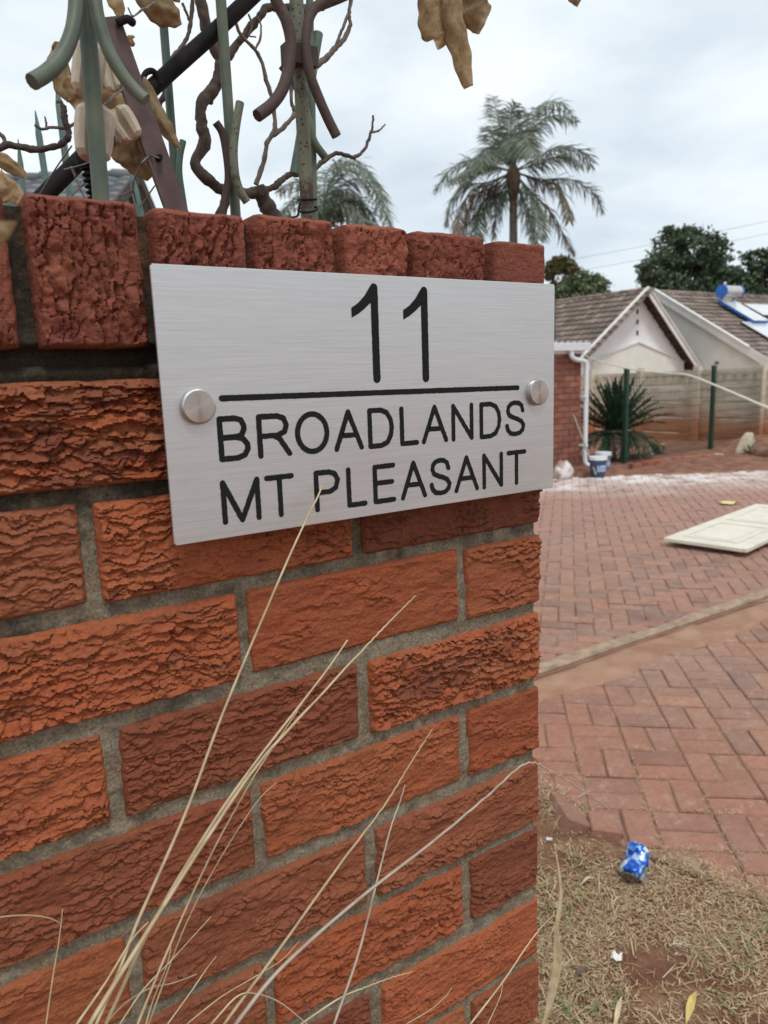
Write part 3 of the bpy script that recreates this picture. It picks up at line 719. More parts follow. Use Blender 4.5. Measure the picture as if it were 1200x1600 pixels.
insulator('tall beige porcelain insulator block behind the green picket, uppermost of the four', 138, 110, 46, 74, -12, .105)
insulator('large cream insulator block behind the green picket, just above the black ribbed one', 147, 210, 56, 76, -8, .10)
insulator('small beige insulator wedged between the picket and the brown bar', 194, 196, 44, 46, 30, .125)
insulator('small greyish insulator beside the top one, behind the curved rod', 174, 120, 30, 40, 12, .135)
bi = thing('ribbed_insulator', 'black ribbed rubber insulator standing behind the green picket', 'insulator', at(150, 312, .16))
a = at(152, 322, .16); b = at(131, 232, .16); s = mpx(a); ax_ = (b-a)
prof = []
n = 7
for i in range(n):
    z = i/n; r = (12-2*(i == 0))*s
    q = a+ax_*z*.72; tv = ax_/np.linalg.norm(ax_); ri = V([t_ for t_ in (r*.62, r, r, r*.62)])
    MB().tube([q, q+tv*2.2*s, q+tv*4.5*s, q+tv*7*s], ri, 16).build('rib', M_BLACK, bi, True, sharp=40)
MB().tube([a-ax_*.2, a+ax_*.75], 7*s, 12).build('stem', M_BLACK, bi, True)
MB().tube([a+ax_*.70, a+ax_*.86, a+ax_*1.0, a+ax_*1.08], [15*s, 17*s, 12*s, 5*s], 16).build('cap', M_BLACK, bi, True, sharp=40)
wires = thing('fence_wire', 'thin twisted galvanised wires tying the insulators to the bars', 'wire', at(200, 250, .11))
for pts, d, dd in (([(160, 166), (178, 150), (196, 137)], .10, .02), ([(248, 247), (236, 243), (226, 250), (215, 268), (208, 290), (213, 318)], .12, .03), ([(100, 265), (128, 258), (150, 250)], .14, -.02), ([(62, 304), (88, 262), (112, 228)], .2, -.05), ([(112, 262), (122, 288), (133, 312)], .15, 0), ([(105, 312), (122, 296), (138, 282)], .17, 0), ([(165, 235), (175, 218), (180, 212), (182, 222)], .10, 0), ([(242, 290), (228, 310), (218, 324)], .15, 0), ([(200, 12), (208, 25), (222, 14), (232, 12)], .13, .02), ([(172, 30), (195, 28), (208, 26), (228, 12), (245, 2)], .14, .02), ([(208, 297), (196, 302), (185, 306)], .14, 0)):
    P = spline(pl(pts, d, dd), 6); MB().tube(P, .0007, 6).build('strand', M_WIRE, wires, True)
for (x0, y0), (x1, y1), d in (((164, 162), (174, 154), .103), ((188, 143), (196, 137), .118), ((232, 246), (222, 256), .124), ((208, 285), (207, 300), .147), ((112, 262), (118, 275), .149)):
    a = at(x0, y0, d); b = at(x1, y1, d); t = b-a; MB().tube([a+t*i/14+V([math.cos(i*2.1), 0, math.sin(i*2.1)])*.0011 for i in range(15)], .0009, 6).build('twist', M_WIRE, wires, True)
# pale lump on the coping
mb = MB(); c = to_base(199, 318, .05); r0 = 11*mpx(c)
for i in range(5):
    o_ = c+V([(i-2)*r0*.75, random.uniform(-.2, .2)*r0, r0*(.55+.35*math.sin(i*1.9))])
    bm = bmesh.new(); bmesh.ops.create_icosphere(bm, subdivisions=2, radius=r0*random.uniform(.62, .85))
    q = V([v.co[:] for v in bm.verts]); q *= (1+.18*fbm(q[:, 0]/r0*2, q[:, 2]/r0*2+q[:, 1]/r0, 3+i, 2))[:, None]; q[:, 2] *= .75
    mb.add(q+o_, [[v.index for v in f.verts] for f in bm.faces]); bm.free()
tag(mb.build('putty_lump', simple('chalky_white', (.60, .56, .47), (.74, .71, .63), 60, .8, bst=.5, bd=.001), None, True), 'lumpy off-white blob lying on the coping beside the green picket', 'lump')

# ------------------------------------------------------------------ bare shrub with dead leaves
M_BARK = simple('grey_brown_bark', (.045, .032, .026), (.115, .085, .066), 55, .85, bst=.9, bd=.0025, bsc=120)
M_TWIG = simple('thin_bark', (.11, .085, .07), (.19, .155, .13), 80, .85, bst=.6, bd=.001)
shrub = thing('bare_shrub', 'leafless shrub with crooked dark branches behind the wall', 'shrub', (.02, .42, 0))
def branch(pts, d, r0, r1, dd=0.0, mat=None):
    P = spline(pl(pts, d, dd), 6); n = len(P); s = mpx(P[n//2]); rr = np.linspace(r0, r1, n)*s
    k = V([vnoise(V([i*.55]), V([r0*3.3+pts[0][0]]), 5)[0] for i in range(n)]); rr = rr*(.82+.38*k)
    j = np.random.default_rng(int(abs(pts[0][0])*7+abs(pts[0][1]))).normal(0, .25, (n, 3))*s*min(r0, 4)*.5
    j[0] = 0; j[-1] = 0
    return MB().tube(V(P)+j, rr, 9).build('branch', mat or (M_BARK if r0 > 4.5 else M_TWIG), shrub, True, sharp=70)
branch([(306, -40), (316, 10), (325, 50), (340, 82), (346, 108), (333, 138), (315, 162), (315, 195), (320, 222), (305, 255), (325, 281), (352, 298), (385, 303), (408, 298)], .33, 9.5, 9)
branch([(404, 292), (412, 312), (426, 336), (445, 380)], .33, 11, 14)
branch([(356, 297), (351, 318), (342, 345), (352, 400)], .33, 7, 8)
branch([(505, 12), (470, 12), (440, 14), (418, 12), (400, 33), (380, 58), (362, 80), (349, 103), (340, 132), (326, 158)], .35, 5.5, 7)
branch([(366, 30), (377, 55), (398, 77), (408, 95), (416, 125), (424, 150), (430, 195), (424, 212), (417, 225), (412, 252), (400, 288)], .34, 2.2, 4.2)
branch([(455, 125), (456, 160), (460, 178), (444, 198), (427, 212)], .34, 3, 3.6)
branch([(396, 299), (425, 293), (440, 282), (455, 272), (480, 273), (505, 252), (524, 240), (540, 242), (553, 246), (568, 235), (577, 215), (582, 196), (583, 180)], .34, 5, 1.6)
branch([(580, 207), (592, 204), (602, 194)], .34, 2, 1)
branch([(492, 105), (508, 92), (522, 77), (538, 60), (547, 38), (546, 15), (553, -15)], .33, 4.5, 2.5)
branch([(523, 76), (532, 52), (543, 25), (551, -5)], .33, 2.6, 1.8)
branch([(398, 77), (406, 62), (408, 40), (402, 25)], .34, 2, 1.2)
branch([(388, 22), (394, 40), (389, 55), (400, 58)], .34, 1.6, 1)
branch([(-30, 238), (0, 232), (12, 226), (35, 230), (60, 234), (88, 228), (104, 219), (107, 205), (101, 188), (99, 165)], .30, 5, 5)
branch([(-10, 205), (3, 212), (10, 226)], .30, 2.5, 3.5)
branch([(54, 195), (66, 202), (80, 199), (102, 200), (122, 190)], .31, 2, 2.6)
branch([(73, 200), (72, 192), (70, 182)], .31, 2, 1.3)
branch([(99, 166), (94, 158), (88, 160)], .30, 3, 2)
branch([(302, -20), (300, 15), (296, 45), (288, 68), (268, 92)], .36, 3, 3.4)
branch([(285, 5), (293, 25), (298, 40)], .36, 2.2, 1.6)
branch([(259, 138), (256, 152), (247, 166), (249, 182)], .31, 5, 4)
branch([(448, 30), (600, -30), (690, -60), (760, -75), (920, -60)], .33, 7, 4)
branch([(426, 336), (440, 372), (448, 420)], .33, 14, 17)
b0 = at(445, 385, .33)
MB().tube(spline([b0, b0+V([-.01, .03, -.25]), (-.02, .42, .7), (.02, .42, -.03)], 6), [.012]*1+list(np.linspace(.014, .026, 18)), 12).build('trunk', M_BARK, shrub, True)
M_LEAF = None
def dead_leaf_mat():
    b = NB('dead_leaf'); p = b.pos()
    c = b.ramp(b.noise(p, 45, 5, .6), [(.3, (.38, .26, .13)), (.5, (.55, .41, .235)), (.7, (.70, .57, .37))])
    c = b.mix(b.ramp(b.noise(p, 160, 4, .7), [(.5, 0.0), (.75, .5)]), c, (.18, .10, .045))
    c = b.mix(1.0, c, b.ramp(b.rand(), [(0, .72), (1, 1.1)]), 'MULTIPLY')
    b.set(col=c, rough=.6, spec=.3); b.bump(b.math('ADD', b.noise(p, 140, 4), b.noise(b.mapv(p, (1, 1, .18)), 520, 2)), .7, .0015)
    tr = b.n('ShaderNodeBsdfTranslucent'); b.l(c, tr.inputs[0]); ms = b.n('ShaderNodeMixShader'); ms.inputs[0].default_value = .45
    b.l(b.b.outputs[0], ms.inputs[1]); b.l(tr.outputs[0], ms.inputs[2]); b.l(ms.outputs[0], b.t.nodes['Material Output'].inputs[0])
    return b.m
M_LEAF = dead_leaf_mat()
def leaf(pts, d, wpx, curl=.5, wave=.12, s=1, dd=0.0, par=None, tipw=.02, twist=0.0, prof=None, name='leaf', mat=None):
    """leaf along a pixel midrib: grid with width profile, fold along the midrib and wavy margin"""
    P = V(spline(pl(pts, d, dd), 8)); n = len(P); sc = mpx(P[n//2]); w = wpx*sc*1.08
    T = np.gradient(P, axis=0); T /= np.linalg.norm(T, axis=1)[:, None]
    view = P-CAMP; view /= np.linalg.norm(view, axis=1)[:, None]
    sd = np.cross(T, view); sd /= np.linalg.norm(sd, axis=1)[:, None]; nr = np.cross(sd, T)
    tt = np.linspace(0, 1, n); tw = twist*tt
    S2 = sd*np.cos(tw)[:, None]+nr*np.sin(tw)[:, None]; N2 = -sd*np.sin(tw)[:, None]+nr*np.cos(tw)[:, None]
    pr = np.interp(tt, *(prof or ([0, .12, .35, .6, .85, 1], [.12, .6, 1, .9, .45, tipw])))
    m = 9; vs = []
    for i in range(n):
        for j in range(m):
            q = (j/(m-1)-.5)*2
            off = curl*.6*w*.5*pr[i]*abs(q)**1.5+wave*w*math.sin(tt[i]*11+s*2.1+q*1.5)*abs(q)*pr[i]
            off += w*.09*pr[i]*(vnoise(V([tt[i]*7+s*3.1]), V([q*2.3+s]), 3)[0]-.5)*2; edge = 1+.09*math.sin(tt[i]*13+s+(3 if q > 0 else 0))+.05*math.sin(tt[i]*31+s*2+q)
            vs.append(P[i]+S2[i]*q*w*.5*pr[i]*edge+N2[i]*off)
    mb = MB().add(vs, [(i*m+j, i*m+j+1, (i+1)*m+j+1, (i+1)*m+j) for i in range(n-1) for j in range(m-1)])
    o = mb.build(name, mat or M_LEAF, par, True)
    sdm = o.modifiers.new('s', 'SOLIDIFY'); sdm.thickness = .00015
    return o
# cluster hanging top right
leaf([(672, -45), (672, -5), (678, 25), (684, 50), (687, 62), (684, 78)], .30, 48, .5, .1, 1, par=shrub, twist=.5)
leaf([(700, -50), (703, -10), (708, 30), (716, 70), (724, 105), (733, 136)], .28, 34, .7, .08, 2, par=shrub, tipw=.38, prof=([0, .2, .5, .8, 1], [.3, .8, 1, .75, .42]))
leaf([(722, -45), (730, -10), (737, 15), (745, 38), (748, 54)], .29, 50, .45, .12, 3, par=shrub, twist=-.4)
leaf([(712, -50), (714, -15), (713, 15), (709, 35)], .31, 40, .8, .1, 4, par=shrub, twist=1.0)
leaf([(745, -50), (747, -25), (746, -5), (744, 10)], .31, 14, .4, .1, 5, par=shrub)
branch([(690, -60), (705, -45), (715, -30)], .30, 4, 3)
leaf([(896, -55), (897, -30), (899, -5), (902, 11)], .32, 26, .5, .1, 6, par=shrub)
branch([(880, -62), (896, -55)], .32, 3, 3)
# top left leaves
leaf([(205, -45), (228, -8), (252, 14), (272, 30), (284, 38)], .20, 44, .5, .14, 7, par=shrub)
leaf([(172, -50), (176, -15), (184, 12), (191, 34)], .17, 24, .5, .1, 8, par=shrub)
leaf([(262, -40), (270, -15), (281, 4)], .2, 26, .4, .1, 9, par=shrub)
# among the insulators
leaf([(88, 66), (92, 90), (98, 120), (108, 145), (124, 165)], .165, 34, .8, .2, 10, par=shrub, twist=.6)
leaf([(85, 65), (90, 74), (92, 84)], .16, 18, .9, .2, 11, par=shrub)
leaf([(112, 70), (140, 72), (168, 78), (196, 90)], .17, 36, .6, .15, 12, par=shrub)
leaf([(150, 130), (165, 145), (182, 158), (200, 172), (218, 188)], .16, 52, .5, .15, 13, par=shrub, twist=.4)
leaf([(160, 185), (178, 205), (196, 228), (214, 250), (238, 276)], .15, 50, .6, .2, 14, par=shrub, prof=([0, .2, .5, .8, 1], [.4, .9, 1, .85, .35]))
leaf([(178, 210), (188, 228), (200, 250), (208, 268)], .155, 38, .7, .2, 15, par=shrub)
leaf([(225, 120), (236, 155), (252, 190), (268, 214), (284, 236)], .20, 24, .7, .1, 16, par=shrub)
leaf([(200, 55), (205, 64), (208, 62)], .2, 16, .5, .1, 17, par=shrub)
leaf([(108, 118), (116, 140), (124, 158), (120, 180)], .16, 40, .7, .2, 18, par=shrub, twist=-.5)
# left margin
leaf([(-40, 240), (-10, 247), (15, 258), (32, 270), (42, 279)], .12, 22, .5, .12, 19, par=shrub)
leaf([(-45, 275), (-12, 287), (8, 296), (24, 308), (34, 322)], .10, 40, .5, .12, 20, par=shrub)
nl = thing('dry_leaf', 'blurred pale dry leaf hanging close to the lens at the left edge', 'leaf', at(0, 365, -.26))
leaf([(-70, 400), (-30, 378), (0, 363), (14, 354), (26, 347)], -.30, 26, .4, .05, 21, par=nl)
branch_far = None

# ------------------------------------------------------------------ dry grass stalks in front of the wall
M_STALK = simple('straw_stalk', (.40, .305, .175), (.56, .455, .29), 60, .7, bst=.2, bd=.0004, rnd=.12)
M_STALKG = simple('grey_stalk', (.34, .28, .215), (.48, .41, .33), 60, .7, bst=.2, bd=.0004, rnd=.12)
def stalk(pts, d0, d1, r0, r1, label, wavy=0.0, mat=None, root=True):
    n = len(pts); P = [at(p[0], p[1], d0+(d1-d0)*i/(n-1)) for i, p in enumerate(pts)]
    Q = spline(P, 10); k = len(Q); s = mpx(Q[k//2]); Q = V(Q)
    if wavy:
        t = np.arange(k); T = np.gradient(Q, axis=0); T /= np.linalg.norm(T, axis=1)[:, None]
        sd = np.cross(T, V([0, 1., 0])); amp = wavy*s*np.clip((t/k-.15)*1.6, 0, 1)
        ln = np.concatenate([[0], np.cumsum(np.linalg.norm(np.diff(Q, axis=0), axis=1))])
        Q = Q+sd*(amp*np.sin(ln/s*.42))[:, None]
    rr = np.linspace(r0, r1, k)*s*.82
    if root:                            # carry it down to the ground at the wall's foot
        p = Q[0]; rt = V([p[0]-.03+.02*math.sin(p[0]*40), min(p[1], -.05)-.05, .0])
        low = spline([rt, (rt+p)/2+V([-.006, -.01, 0]), p], 5)[:-1]; Q = np.concatenate([V(low), Q]); rr = np.concatenate([np.full(len(low), rr[0]), rr])
    o = MB().tube(Q, rr, 6).build('grass_stalk', mat or M_STALK, None, True)
    return tag(o, label, 'grass stalk', 'dry grass stalks before the wall')
stalk([(150, 1600), (185, 1520), (215, 1440), (290, 1270), (350, 1110), (430, 920), (470, 830), (497, 775), (503, 758)], -.10, -.032, 3.6, 1.6, 'tallest straw stalk, its tip crossing the letter P on the sign')
stalk([(165, 1600), (240, 1440), (330, 1290), (400, 1190), (470, 1100), (512, 1045), (543, 1000)], -.09, -.04, 3.6, 1.8, 'straw stalk ending just above the long grey joint at mid wall')
stalk([(140, 1600), (235, 1448), (330, 1300), (405, 1192), (490, 1098), (570, 1012), (610, 970), (650, 930)], -.10, -.03, 4.2, 1.4, 'long straw stalk whose tip reaches highest at right of centre', .8)
stalk([(215, 1600), (262, 1485), (325, 1345), (390, 1225), (432, 1160), (475, 1095)], -.08, -.04, 2.6, 1.0, 'slender stalk running just right of the main bundle', .6)
stalk([(232, 1600), (290, 1445), (345, 1340), (400, 1255), (432, 1222)], -.07, -.035, 1.6, .8, 'hair-thin orange-brown stem right of the main bundle')
stalk([(350, 1600), (440, 1478), (530, 1352), (598, 1262), (640, 1195), (676, 1138)], -.09, -.03, 3.0, 1.2, 'wavy stalk crossing the centre bricks up to the left of the corner', .9)
stalk([(368, 1600), (440, 1512), (560, 1405), (680, 1312), (760, 1245), (822, 1193), (862, 1206), (905, 1232), (957, 1270)], -.10, -.04, 3.4, 1.1, 'stalk with a bent wavy awn sticking out past the wall corner', 1.3, M_STALKG)
stalk([(522, 1600), (560, 1490), (588, 1380), (610, 1295), (624, 1255), (633, 1226)], -.08, -.03, 2.8, 1.0, 'short upright stalk crossing the bent one near the centre', .6, M_STALKG)
stalk([(470, 1600), (530, 1560), (570, 1543), (610, 1528), (645, 1518)], -.05, -.03, 1.8, 1.0, 'wavy stem lying along the mortar joint near the bottom', 1.1)
stalk([(735, 1600), (785, 1535), (822, 1480), (845, 1450), (864, 1430)], -.06, -.03, 2.0, .9, 'stem leaning over the lower right corner of the wall', .7)
stalk([(762, 1600), (774, 1575), (783, 1552), (785, 1536)], -.06, -.04, 1.2, .7, 'tiny curved stem beside the lower right corner')
stalk([(72, 1600), (82, 1530), (92, 1470), (98, 1420)], -.07, -.05, 1.6, .8, 'lone thin upright stem at lower left')
stalk([(-40, 1440), (0, 1433), (40, 1430), (75, 1434), (97, 1444)], -.07, -.06, 1.5, 1.0, 'thin arched stem entering from the left edge', root=False)
stalk([(165, 1600), (195, 1568), (235, 1544), (270, 1536), (308, 1522)], -.08, -.05, 2.0, 1.0, 'low arching stem at the foot of the bundle')
stalk([(228, 1600), (240, 1560), (262, 1505), (268, 1468)], -.08, -.05, 1.6, .9, 'short stem beside the bundle near the vertical joint')
stalk([(262, 1600), (298, 1550), (322, 1515), (338, 1494)], -.07, -.04, 1.4, .8, 'short fine stem right of the bundle foot', .5)
stalk([(292, 1600), (345, 1558), (395, 1528), (440, 1500), (468, 1470)], -.07, -.04, 1.3, .7, 'fine stem sloping up under the wavy stalks')
stalk([(330, 1600), (372, 1556), (405, 1554), (440, 1568), (482, 1602)], -.09, -.08, 1.8, 1.2, 'stem arching over and down at the bottom centre', root=True)
stalk([(635, 1600), (672, 1578), (695, 1558), (706, 1543)], -.05, -.04, 1.2, .6, 'faint brown stem low on the right half of the wall')
stalk([(120, 1600), (165, 1535), (205, 1470), (232, 1440)], -.10, -.08, 2.4, 1.4, 'short stub inside the thick straw bundle at lower left')
stalk([(187, 1600), (225, 1545), (268, 1500), (330, 1432)], -.09, -.06, 1.6, .8, 'fine straight stem fanning right from the bundle foot')
hb = thing('dry_reed', 'dry twisted pale reed leaf standing beside the wall corner', 'reed', (.10, .10, 0))
P = [dp(838, 1640, 1.35), dp(850, 1590, 1.36), dp(861, 1550, 1.37), dp(870, 1500, 1.38), dp(868, 1450, 1.38), dp(874, 1390, 1.39), dp(866, 1318, 1.40)]
def ribbon(P, wpx, prof, par, mat, tw=2.0):
    Q = V(spline(P, 6)); n = len(Q); s = mpx(Q[n//2]); T = np.gradient(Q, axis=0); T /= np.linalg.norm(T, axis=1)[:, None]
    t = np.linspace(0, 1, n); a = np.cross(T, V([0, 1., 0])); a /= np.linalg.norm(a, axis=1)[:, None]; b = np.cross(T, a)
    w = np.interp(t, *prof)*wpx*s*.5; an = .5*np.sin(t*tw*4); S2 = a*np.cos(an)[:, None]+b*np.sin(an)[:, None]; N2 = np.cross(T, S2); vs = []
    for i in range(n):
        for q in (-1, -.5, 0, .5, 1): vs.append(Q[i]+S2[i]*q*w[i]+N2[i]*(abs(q)-.3)*w[i]*.7)
    o = MB().add(vs, [(i*5+j, i*5+j+1, i*5+6+j, i*5+5+j) for i in range(n-1) for j in range(4)]).build('blade', mat, par, True)
    sm = o.modifiers.new('s', 'SOLIDIFY'); sm.thickness = .0005; return o
q0 = P[0].copy(); root = V([q0[0]-.05, q0[1]-.02, 0.01])
ribbon([root, (root+q0)/2]+P, 15, ([0, .5, .65, .75, .82, .92, 1], [.7, .9, 1.0, .55, .85, .6, .08]), hb, M_STALK)

# ------------------------------------------------------------------ small litter on the near ground
def crushed_can():
    c = gnd(987, 1368, .02); t = thing('crushed_can', 'crushed blue drink can lying on the dry grass verge', 'can', (c[0], c[1], .02))
    ax_ = V([.70, .30, .42]); ax_ /= np.linalg.norm(ax_)                 # bottom end faces the camera, low and left
    u = np.cross(ax_, V([0, 0, 1.])); u /= np.linalg.norm(u); w = np.cross(u, ax_)
    n, k = 40, 26; L = .094; vs = []; base = V([c[0]-.028, c[1]-.016, .036])
    for i in range(k):
        h = i/(k-1); r = .035
        if h < .08: r = .027+.008*h/.08
        if h > .90: r = .035-.007*(h-.9)/.1
        for j in range(n):
            a = j*2*math.pi/n
            rr = r*(1-.34*math.exp(-((h-.55)/.14)**2)*max(0, math.cos(a-1.9))**2-.15*math.exp(-((h-.33)/.10)**2)*max(0, math.cos(a-.3))**2-.30*math.exp(-((h-.72)/.1)**2)*max(0, math.cos(a+1.3))**2)
            rr += .0062*(abs(fbm(V([math.cos(a)*1.5+7]), V([h*3.4+math.sin(a)*1.5]), 9, 2)[0])-.25)*math.sin(h*math.pi)
            bend = .005*math.sin(h*math.pi)
            vs.append(base+ax_*h*L+u*(math.cos(a)*rr+bend)+w*math.sin(a)*rr)
    fs = [(i*n+j, i*n+(j+1) % n, (i+1)*n+(j+1) % n, (i+1)*n+j) for i in range(k-1) for j in range(n)]
    b = NB('printed_blue_can'); p = b.pos()
    cc = b.ramp(b.noise(p, 38, 4, .6, .8), [(.40, (.012, .075, .42)), (.47, (.03, .18, .62)), (.52, (.35, .50, .70)), (.60, (.72, .78, .82))])
    cc = b.mix(b.ramp(b.noise(p, 26, 3), [(.56, 0.0), (.62, 1.0)]), cc, (.008, .05, .33))
    b.set(col=cc, rough=.28, metal=.55, spec=.6); b.bump(b.noise(p, 130, 3), .3, .001)
    MB().add(vs, fs).build('body', b.m, t, True, sharp=40)
    alu = simple('bare_aluminium', (.42, .38, .34), (.6, .57, .53), 90, .35, .9, bst=.2)
    for h, prof, nm in ((0.0, [(.0245, 0), (.0225, -.003), (.019, 0), (.012, .006), (.0005, .008)], 'base'), (1.0, [(.025, 0), (.024, .0025), (.022, 0), (.0005, -.002)], 'lid')):
        vv = []; o = base+ax_*h*L
        for r, z in prof: vv += [o+ax_*z+u*math.cos(j*math.pi/16)*r+w*math.sin(j*math.pi/16)*r for j in range(32)]
        MB().add(vv, [(i*32+j, i*32+(j+1) % 32, (i+1)*32+(j+1) % 32, (i+1)*32+j) for i in range(len(prof)-1) for j in range(32)]+[tuple(range((len(prof)-1)*32, len(prof)*32))]).build(nm, alu, t, True)
crushed_can()
def scrap(px, py, w, h, col, label, name='paper_scrap', cat='paper', s=1, z=.022, rot=0):
    c = gnd(px, py, z); sc = mpx(c); n = 7; vs = []; q = random.Random(s); ca, sa = math.cos(rot), math.sin(rot)
    for j in range(n):
        for i in range(n):
            x, y = (i/(n-1)-.5)*w*sc*(1+.3*q.uniform(-1, 1)*(j in (0, n-1))), (j/(n-1)-.5)*h*sc*2.0
            vs.append(c+V([x*ca-y*sa, x*sa+y*ca, .010*sc/.0018*abs(q.gauss(0, .22))+.004*math.sin(i*1.3+j)]))
    o = MB().add(vs, [(j*n+i, j*n+i+1, (j+1)*n+i+1, (j+1)*n+i) for j in range(n-1) for i in range(n-1)]).build(name, simple(name, col, tuple(k*.85 for k in col), 40, .7, bst=.2), None, True)
    m = o.modifiers.new('s', 'SOLIDIFY'); m.thickness = .0006
    return tag(o, label, cat)
scrap(963, 1495, 16, 8, (.82, .80, .76), 'small torn white paper scrap lying on the dry grass', s=1, rot=-.9)
scrap(1059, 1476, 9, 6, (.75, .72, .64), 'tiny cream paper bit on the grass right of the larger scrap', s=2, z=.018, rot=.3)
scrap(1138, 786, 26, 9, (.72, .63, .27), 'crumpled yellow cloth scrap lying on the far paving', 'cloth_scrap', 'cloth', s=3, z=.012, rot=-.6)
scrap(858, 1312, 6, 4, (.7, .72, .78), 'tiny bluish paper bit near the wall corner', s=6, z=.018, rot=.3)
leaf([(0, 0), (1, 1)], 1, 1) if False else None
def ground_leaf(px, py, tox, toy, wpx, label, mat, s):
    a = gnd(px, py, .03); b = gnd(tox, toy, .03); Q = V(spline([a, (a+b)/2+V([0, 0, .012]), b], 5)); n = len(Q); sc = mpx(a)
    T = np.gradient(Q, axis=0); T /= np.linalg.norm(T, axis=1)[:, None]; sd = np.cross(T, V([0, 0, 1.])); vs = []
    pr = np.interp(np.linspace(0, 1, n), [0, .3, .6, 1], [.1, 1, .9, .05])
    for i in range(n):
        for q in (-1, -.5, 0, .5, 1): vs.append(Q[i]+sd[i]*q*wpx*sc*.5*pr[i]+V([0, 0, 1])*abs(q)*wpx*sc*.25*pr[i])
    o = MB().add(vs, [(i*5+j, i*5+j+1, i*5+6+j, i*5+5+j) for i in range(n-1) for j in range(4)]).build('fallen_leaf', mat, None, True)
    m = o.modifiers.new('s', 'SOLIDIFY'); m.thickness = .0005
    tag(o, label, 'leaf')
M_DARKLEAF = simple('dark_dead_leaf', (.07, .05, .042), (.14, .10, .08), 60, .6)
M_YEL = simple('yellow_dry_leaf', (.45, .33, .09), (.58, .44, .16), 60, .6)
ground_leaf(898, 1527, 922, 1515, 9, 'dark curled dead leaf on the grass below the paper scrap', M_DARKLEAF, 1)
ground_leaf(1072, 1600, 1088, 1548, 12, 'yellowed upright dry leaf at the bottom edge of the verge', M_YEL, 2)
ground_leaf(930, 1372, 905, 1385, 5, 'thin straw-coloured leaf left of the crushed can', M_STALK, 3)
ground_leaf(960, 1610, 972, 1555, 8, 'pale dry grass blade at the bottom of the verge', M_STALK, 4)
# loose edging pavers
M_EDGE = M_PAVER
for i, (px, py, rz, tilt_, lab) in enumerate(((893, 1262, 1.05, .42, 'tilted loose red paver at the end of the edging by the wall'), (943, 1283, .85, .10, 'short broken red paver on the edge above the crushed can'))):
    c = gnd(px, py, .03); mb = MB(); q, f = paver_mesh(.20 if i == 0 else .115, .085, .07); mb.add(q, f+[(3, 2, 1, 0)])
    o = mb.build('loose_paver', M_PAVER, None); o.location = c; o.rotation_euler = (tilt_, .12, rz); tag(o, lab, 'paver', 'loose edging pavers')

# cream door leaf lying on the paving
def door():
    p0 = gnd(1037, 840, .07); p1 = gnd(1165, 858, .07)
    t = thing('door_leaf', 'cream panelled door lying flat on the brick paving', 'door', (p0[0], p0[1], .0))
    e = (p1-p0); W = np.linalg.norm(e); e /= W; l = V([-e[1], e[0], 0]); l = l if l[0] > 0 else -l; Ln = 1.95; W = .62
    M_CREAM = simple('cream_paint', (.62, .57, .47), (.70, .655, .555), 6, .5, bst=.15, bd=.001)
    def slab(a0, a1, b0, b1, z0, z1, nm):
        q = [p0+l*a+e*b+V([0, 0, z]) for z in (z0, z1) for a, b in ((a0, b0), (a1, b0), (a1, b1), (a0, b1))]
        o = MB().add(q, [(3,2,1,0),(4,5,6,7),(0,1,5,4),(1,2,6,5),(2,3,7,6),(3,0,4,7)]).build(nm, M_CREAM, t)
        bv = o.modifiers.new('b', 'BEVEL'); bv.width = .004; bv.segments = 2
    slab(0, Ln, 0, W, -.03, 0, 'slab')
    for a0, a1 in ((.14, .85), (1.0, 1.8)):
        for b0, b1 in ((.09, .53),):
            for x0, x1, y0, y1 in ((a0, a1, b0, b0+.025), (a0, a1, b1-.025, b1), (a0, a0+.025, b0+.0255, b1-.0255), (a1-.025, a1, b0+.0255, b1-.0255)): slab(x0, x1, y0, y1, .0005, .007, 'moulding')
            slab(a0+.07, a1-.07, b0+.07, b1-.07, .0005, .004, 'panel')
    slab(0.0, Ln, W+.002, W+.035, -.028, .004, 'lipping')
    M_TIM = simple('grey_timber', (.10, .08, .06), (.16, .13, .10), 30, .8)
    for a in (.25, 1.6): MB().add([p0+l*q+e*b+V([0, 0, z]) for z in (-.072, -.031) for q, b in ((a, .05), (a+.06, .05), (a+.06, W-.05), (a, W-.05))], [(3,2,1,0),(4,5,6,7),(0,1,5,4),(1,2,6,5),(2,3,7,6),(3,0,4,7)]).build('batten', M_TIM, t)
door()

# ------------------------------------------------------------------ planting bed, mesh fence, precast wall
def bed():
    mb = MB(); xs = np.linspace(4.6, 12.6, 150); ys = np.linspace(2.5, 12.5, 150); X, Y = np.meshgrid(xs, ys)
    d = (X-6.9)*.55+(Y-6.35)*.83; bx = sstep(.0, .25, d)
    Z = -.10+.13*bx+bx*(.06*fbm(X*1.1, Y*1.1, 91, 4)+.03*fbm(X*5, Y*5, 92, 3))+.22*bx*np.exp(-((X-11.4)/.7)**2-((Y-6.2)/.9)**2)
    n = 150; i, j = np.meshgrid(np.arange(n-1), np.arange(n-1)); a = (j*n+i).ravel()
    mb.add(np.stack([X, Y, Z], -1), np.stack([a, a+1, a+n+1, a+n], 1).tolist())
    return mb.build('soil_bed', simple('red_soil', (.15, .062, .038), (.26, .13, .085), 7, .95, bst=.8, bd=.02, bsc=40), None, True, 'structure')
bed()
def bedz(x, y):
    d = (x-6.9)*.55+(y-6.35)*.83; b = float(sstep(0, .25, V(d)))
    return -.10+.13*b+.22*b*math.exp(-((x-11.4)/.7)**2-((y-6.2)/.9)**2)
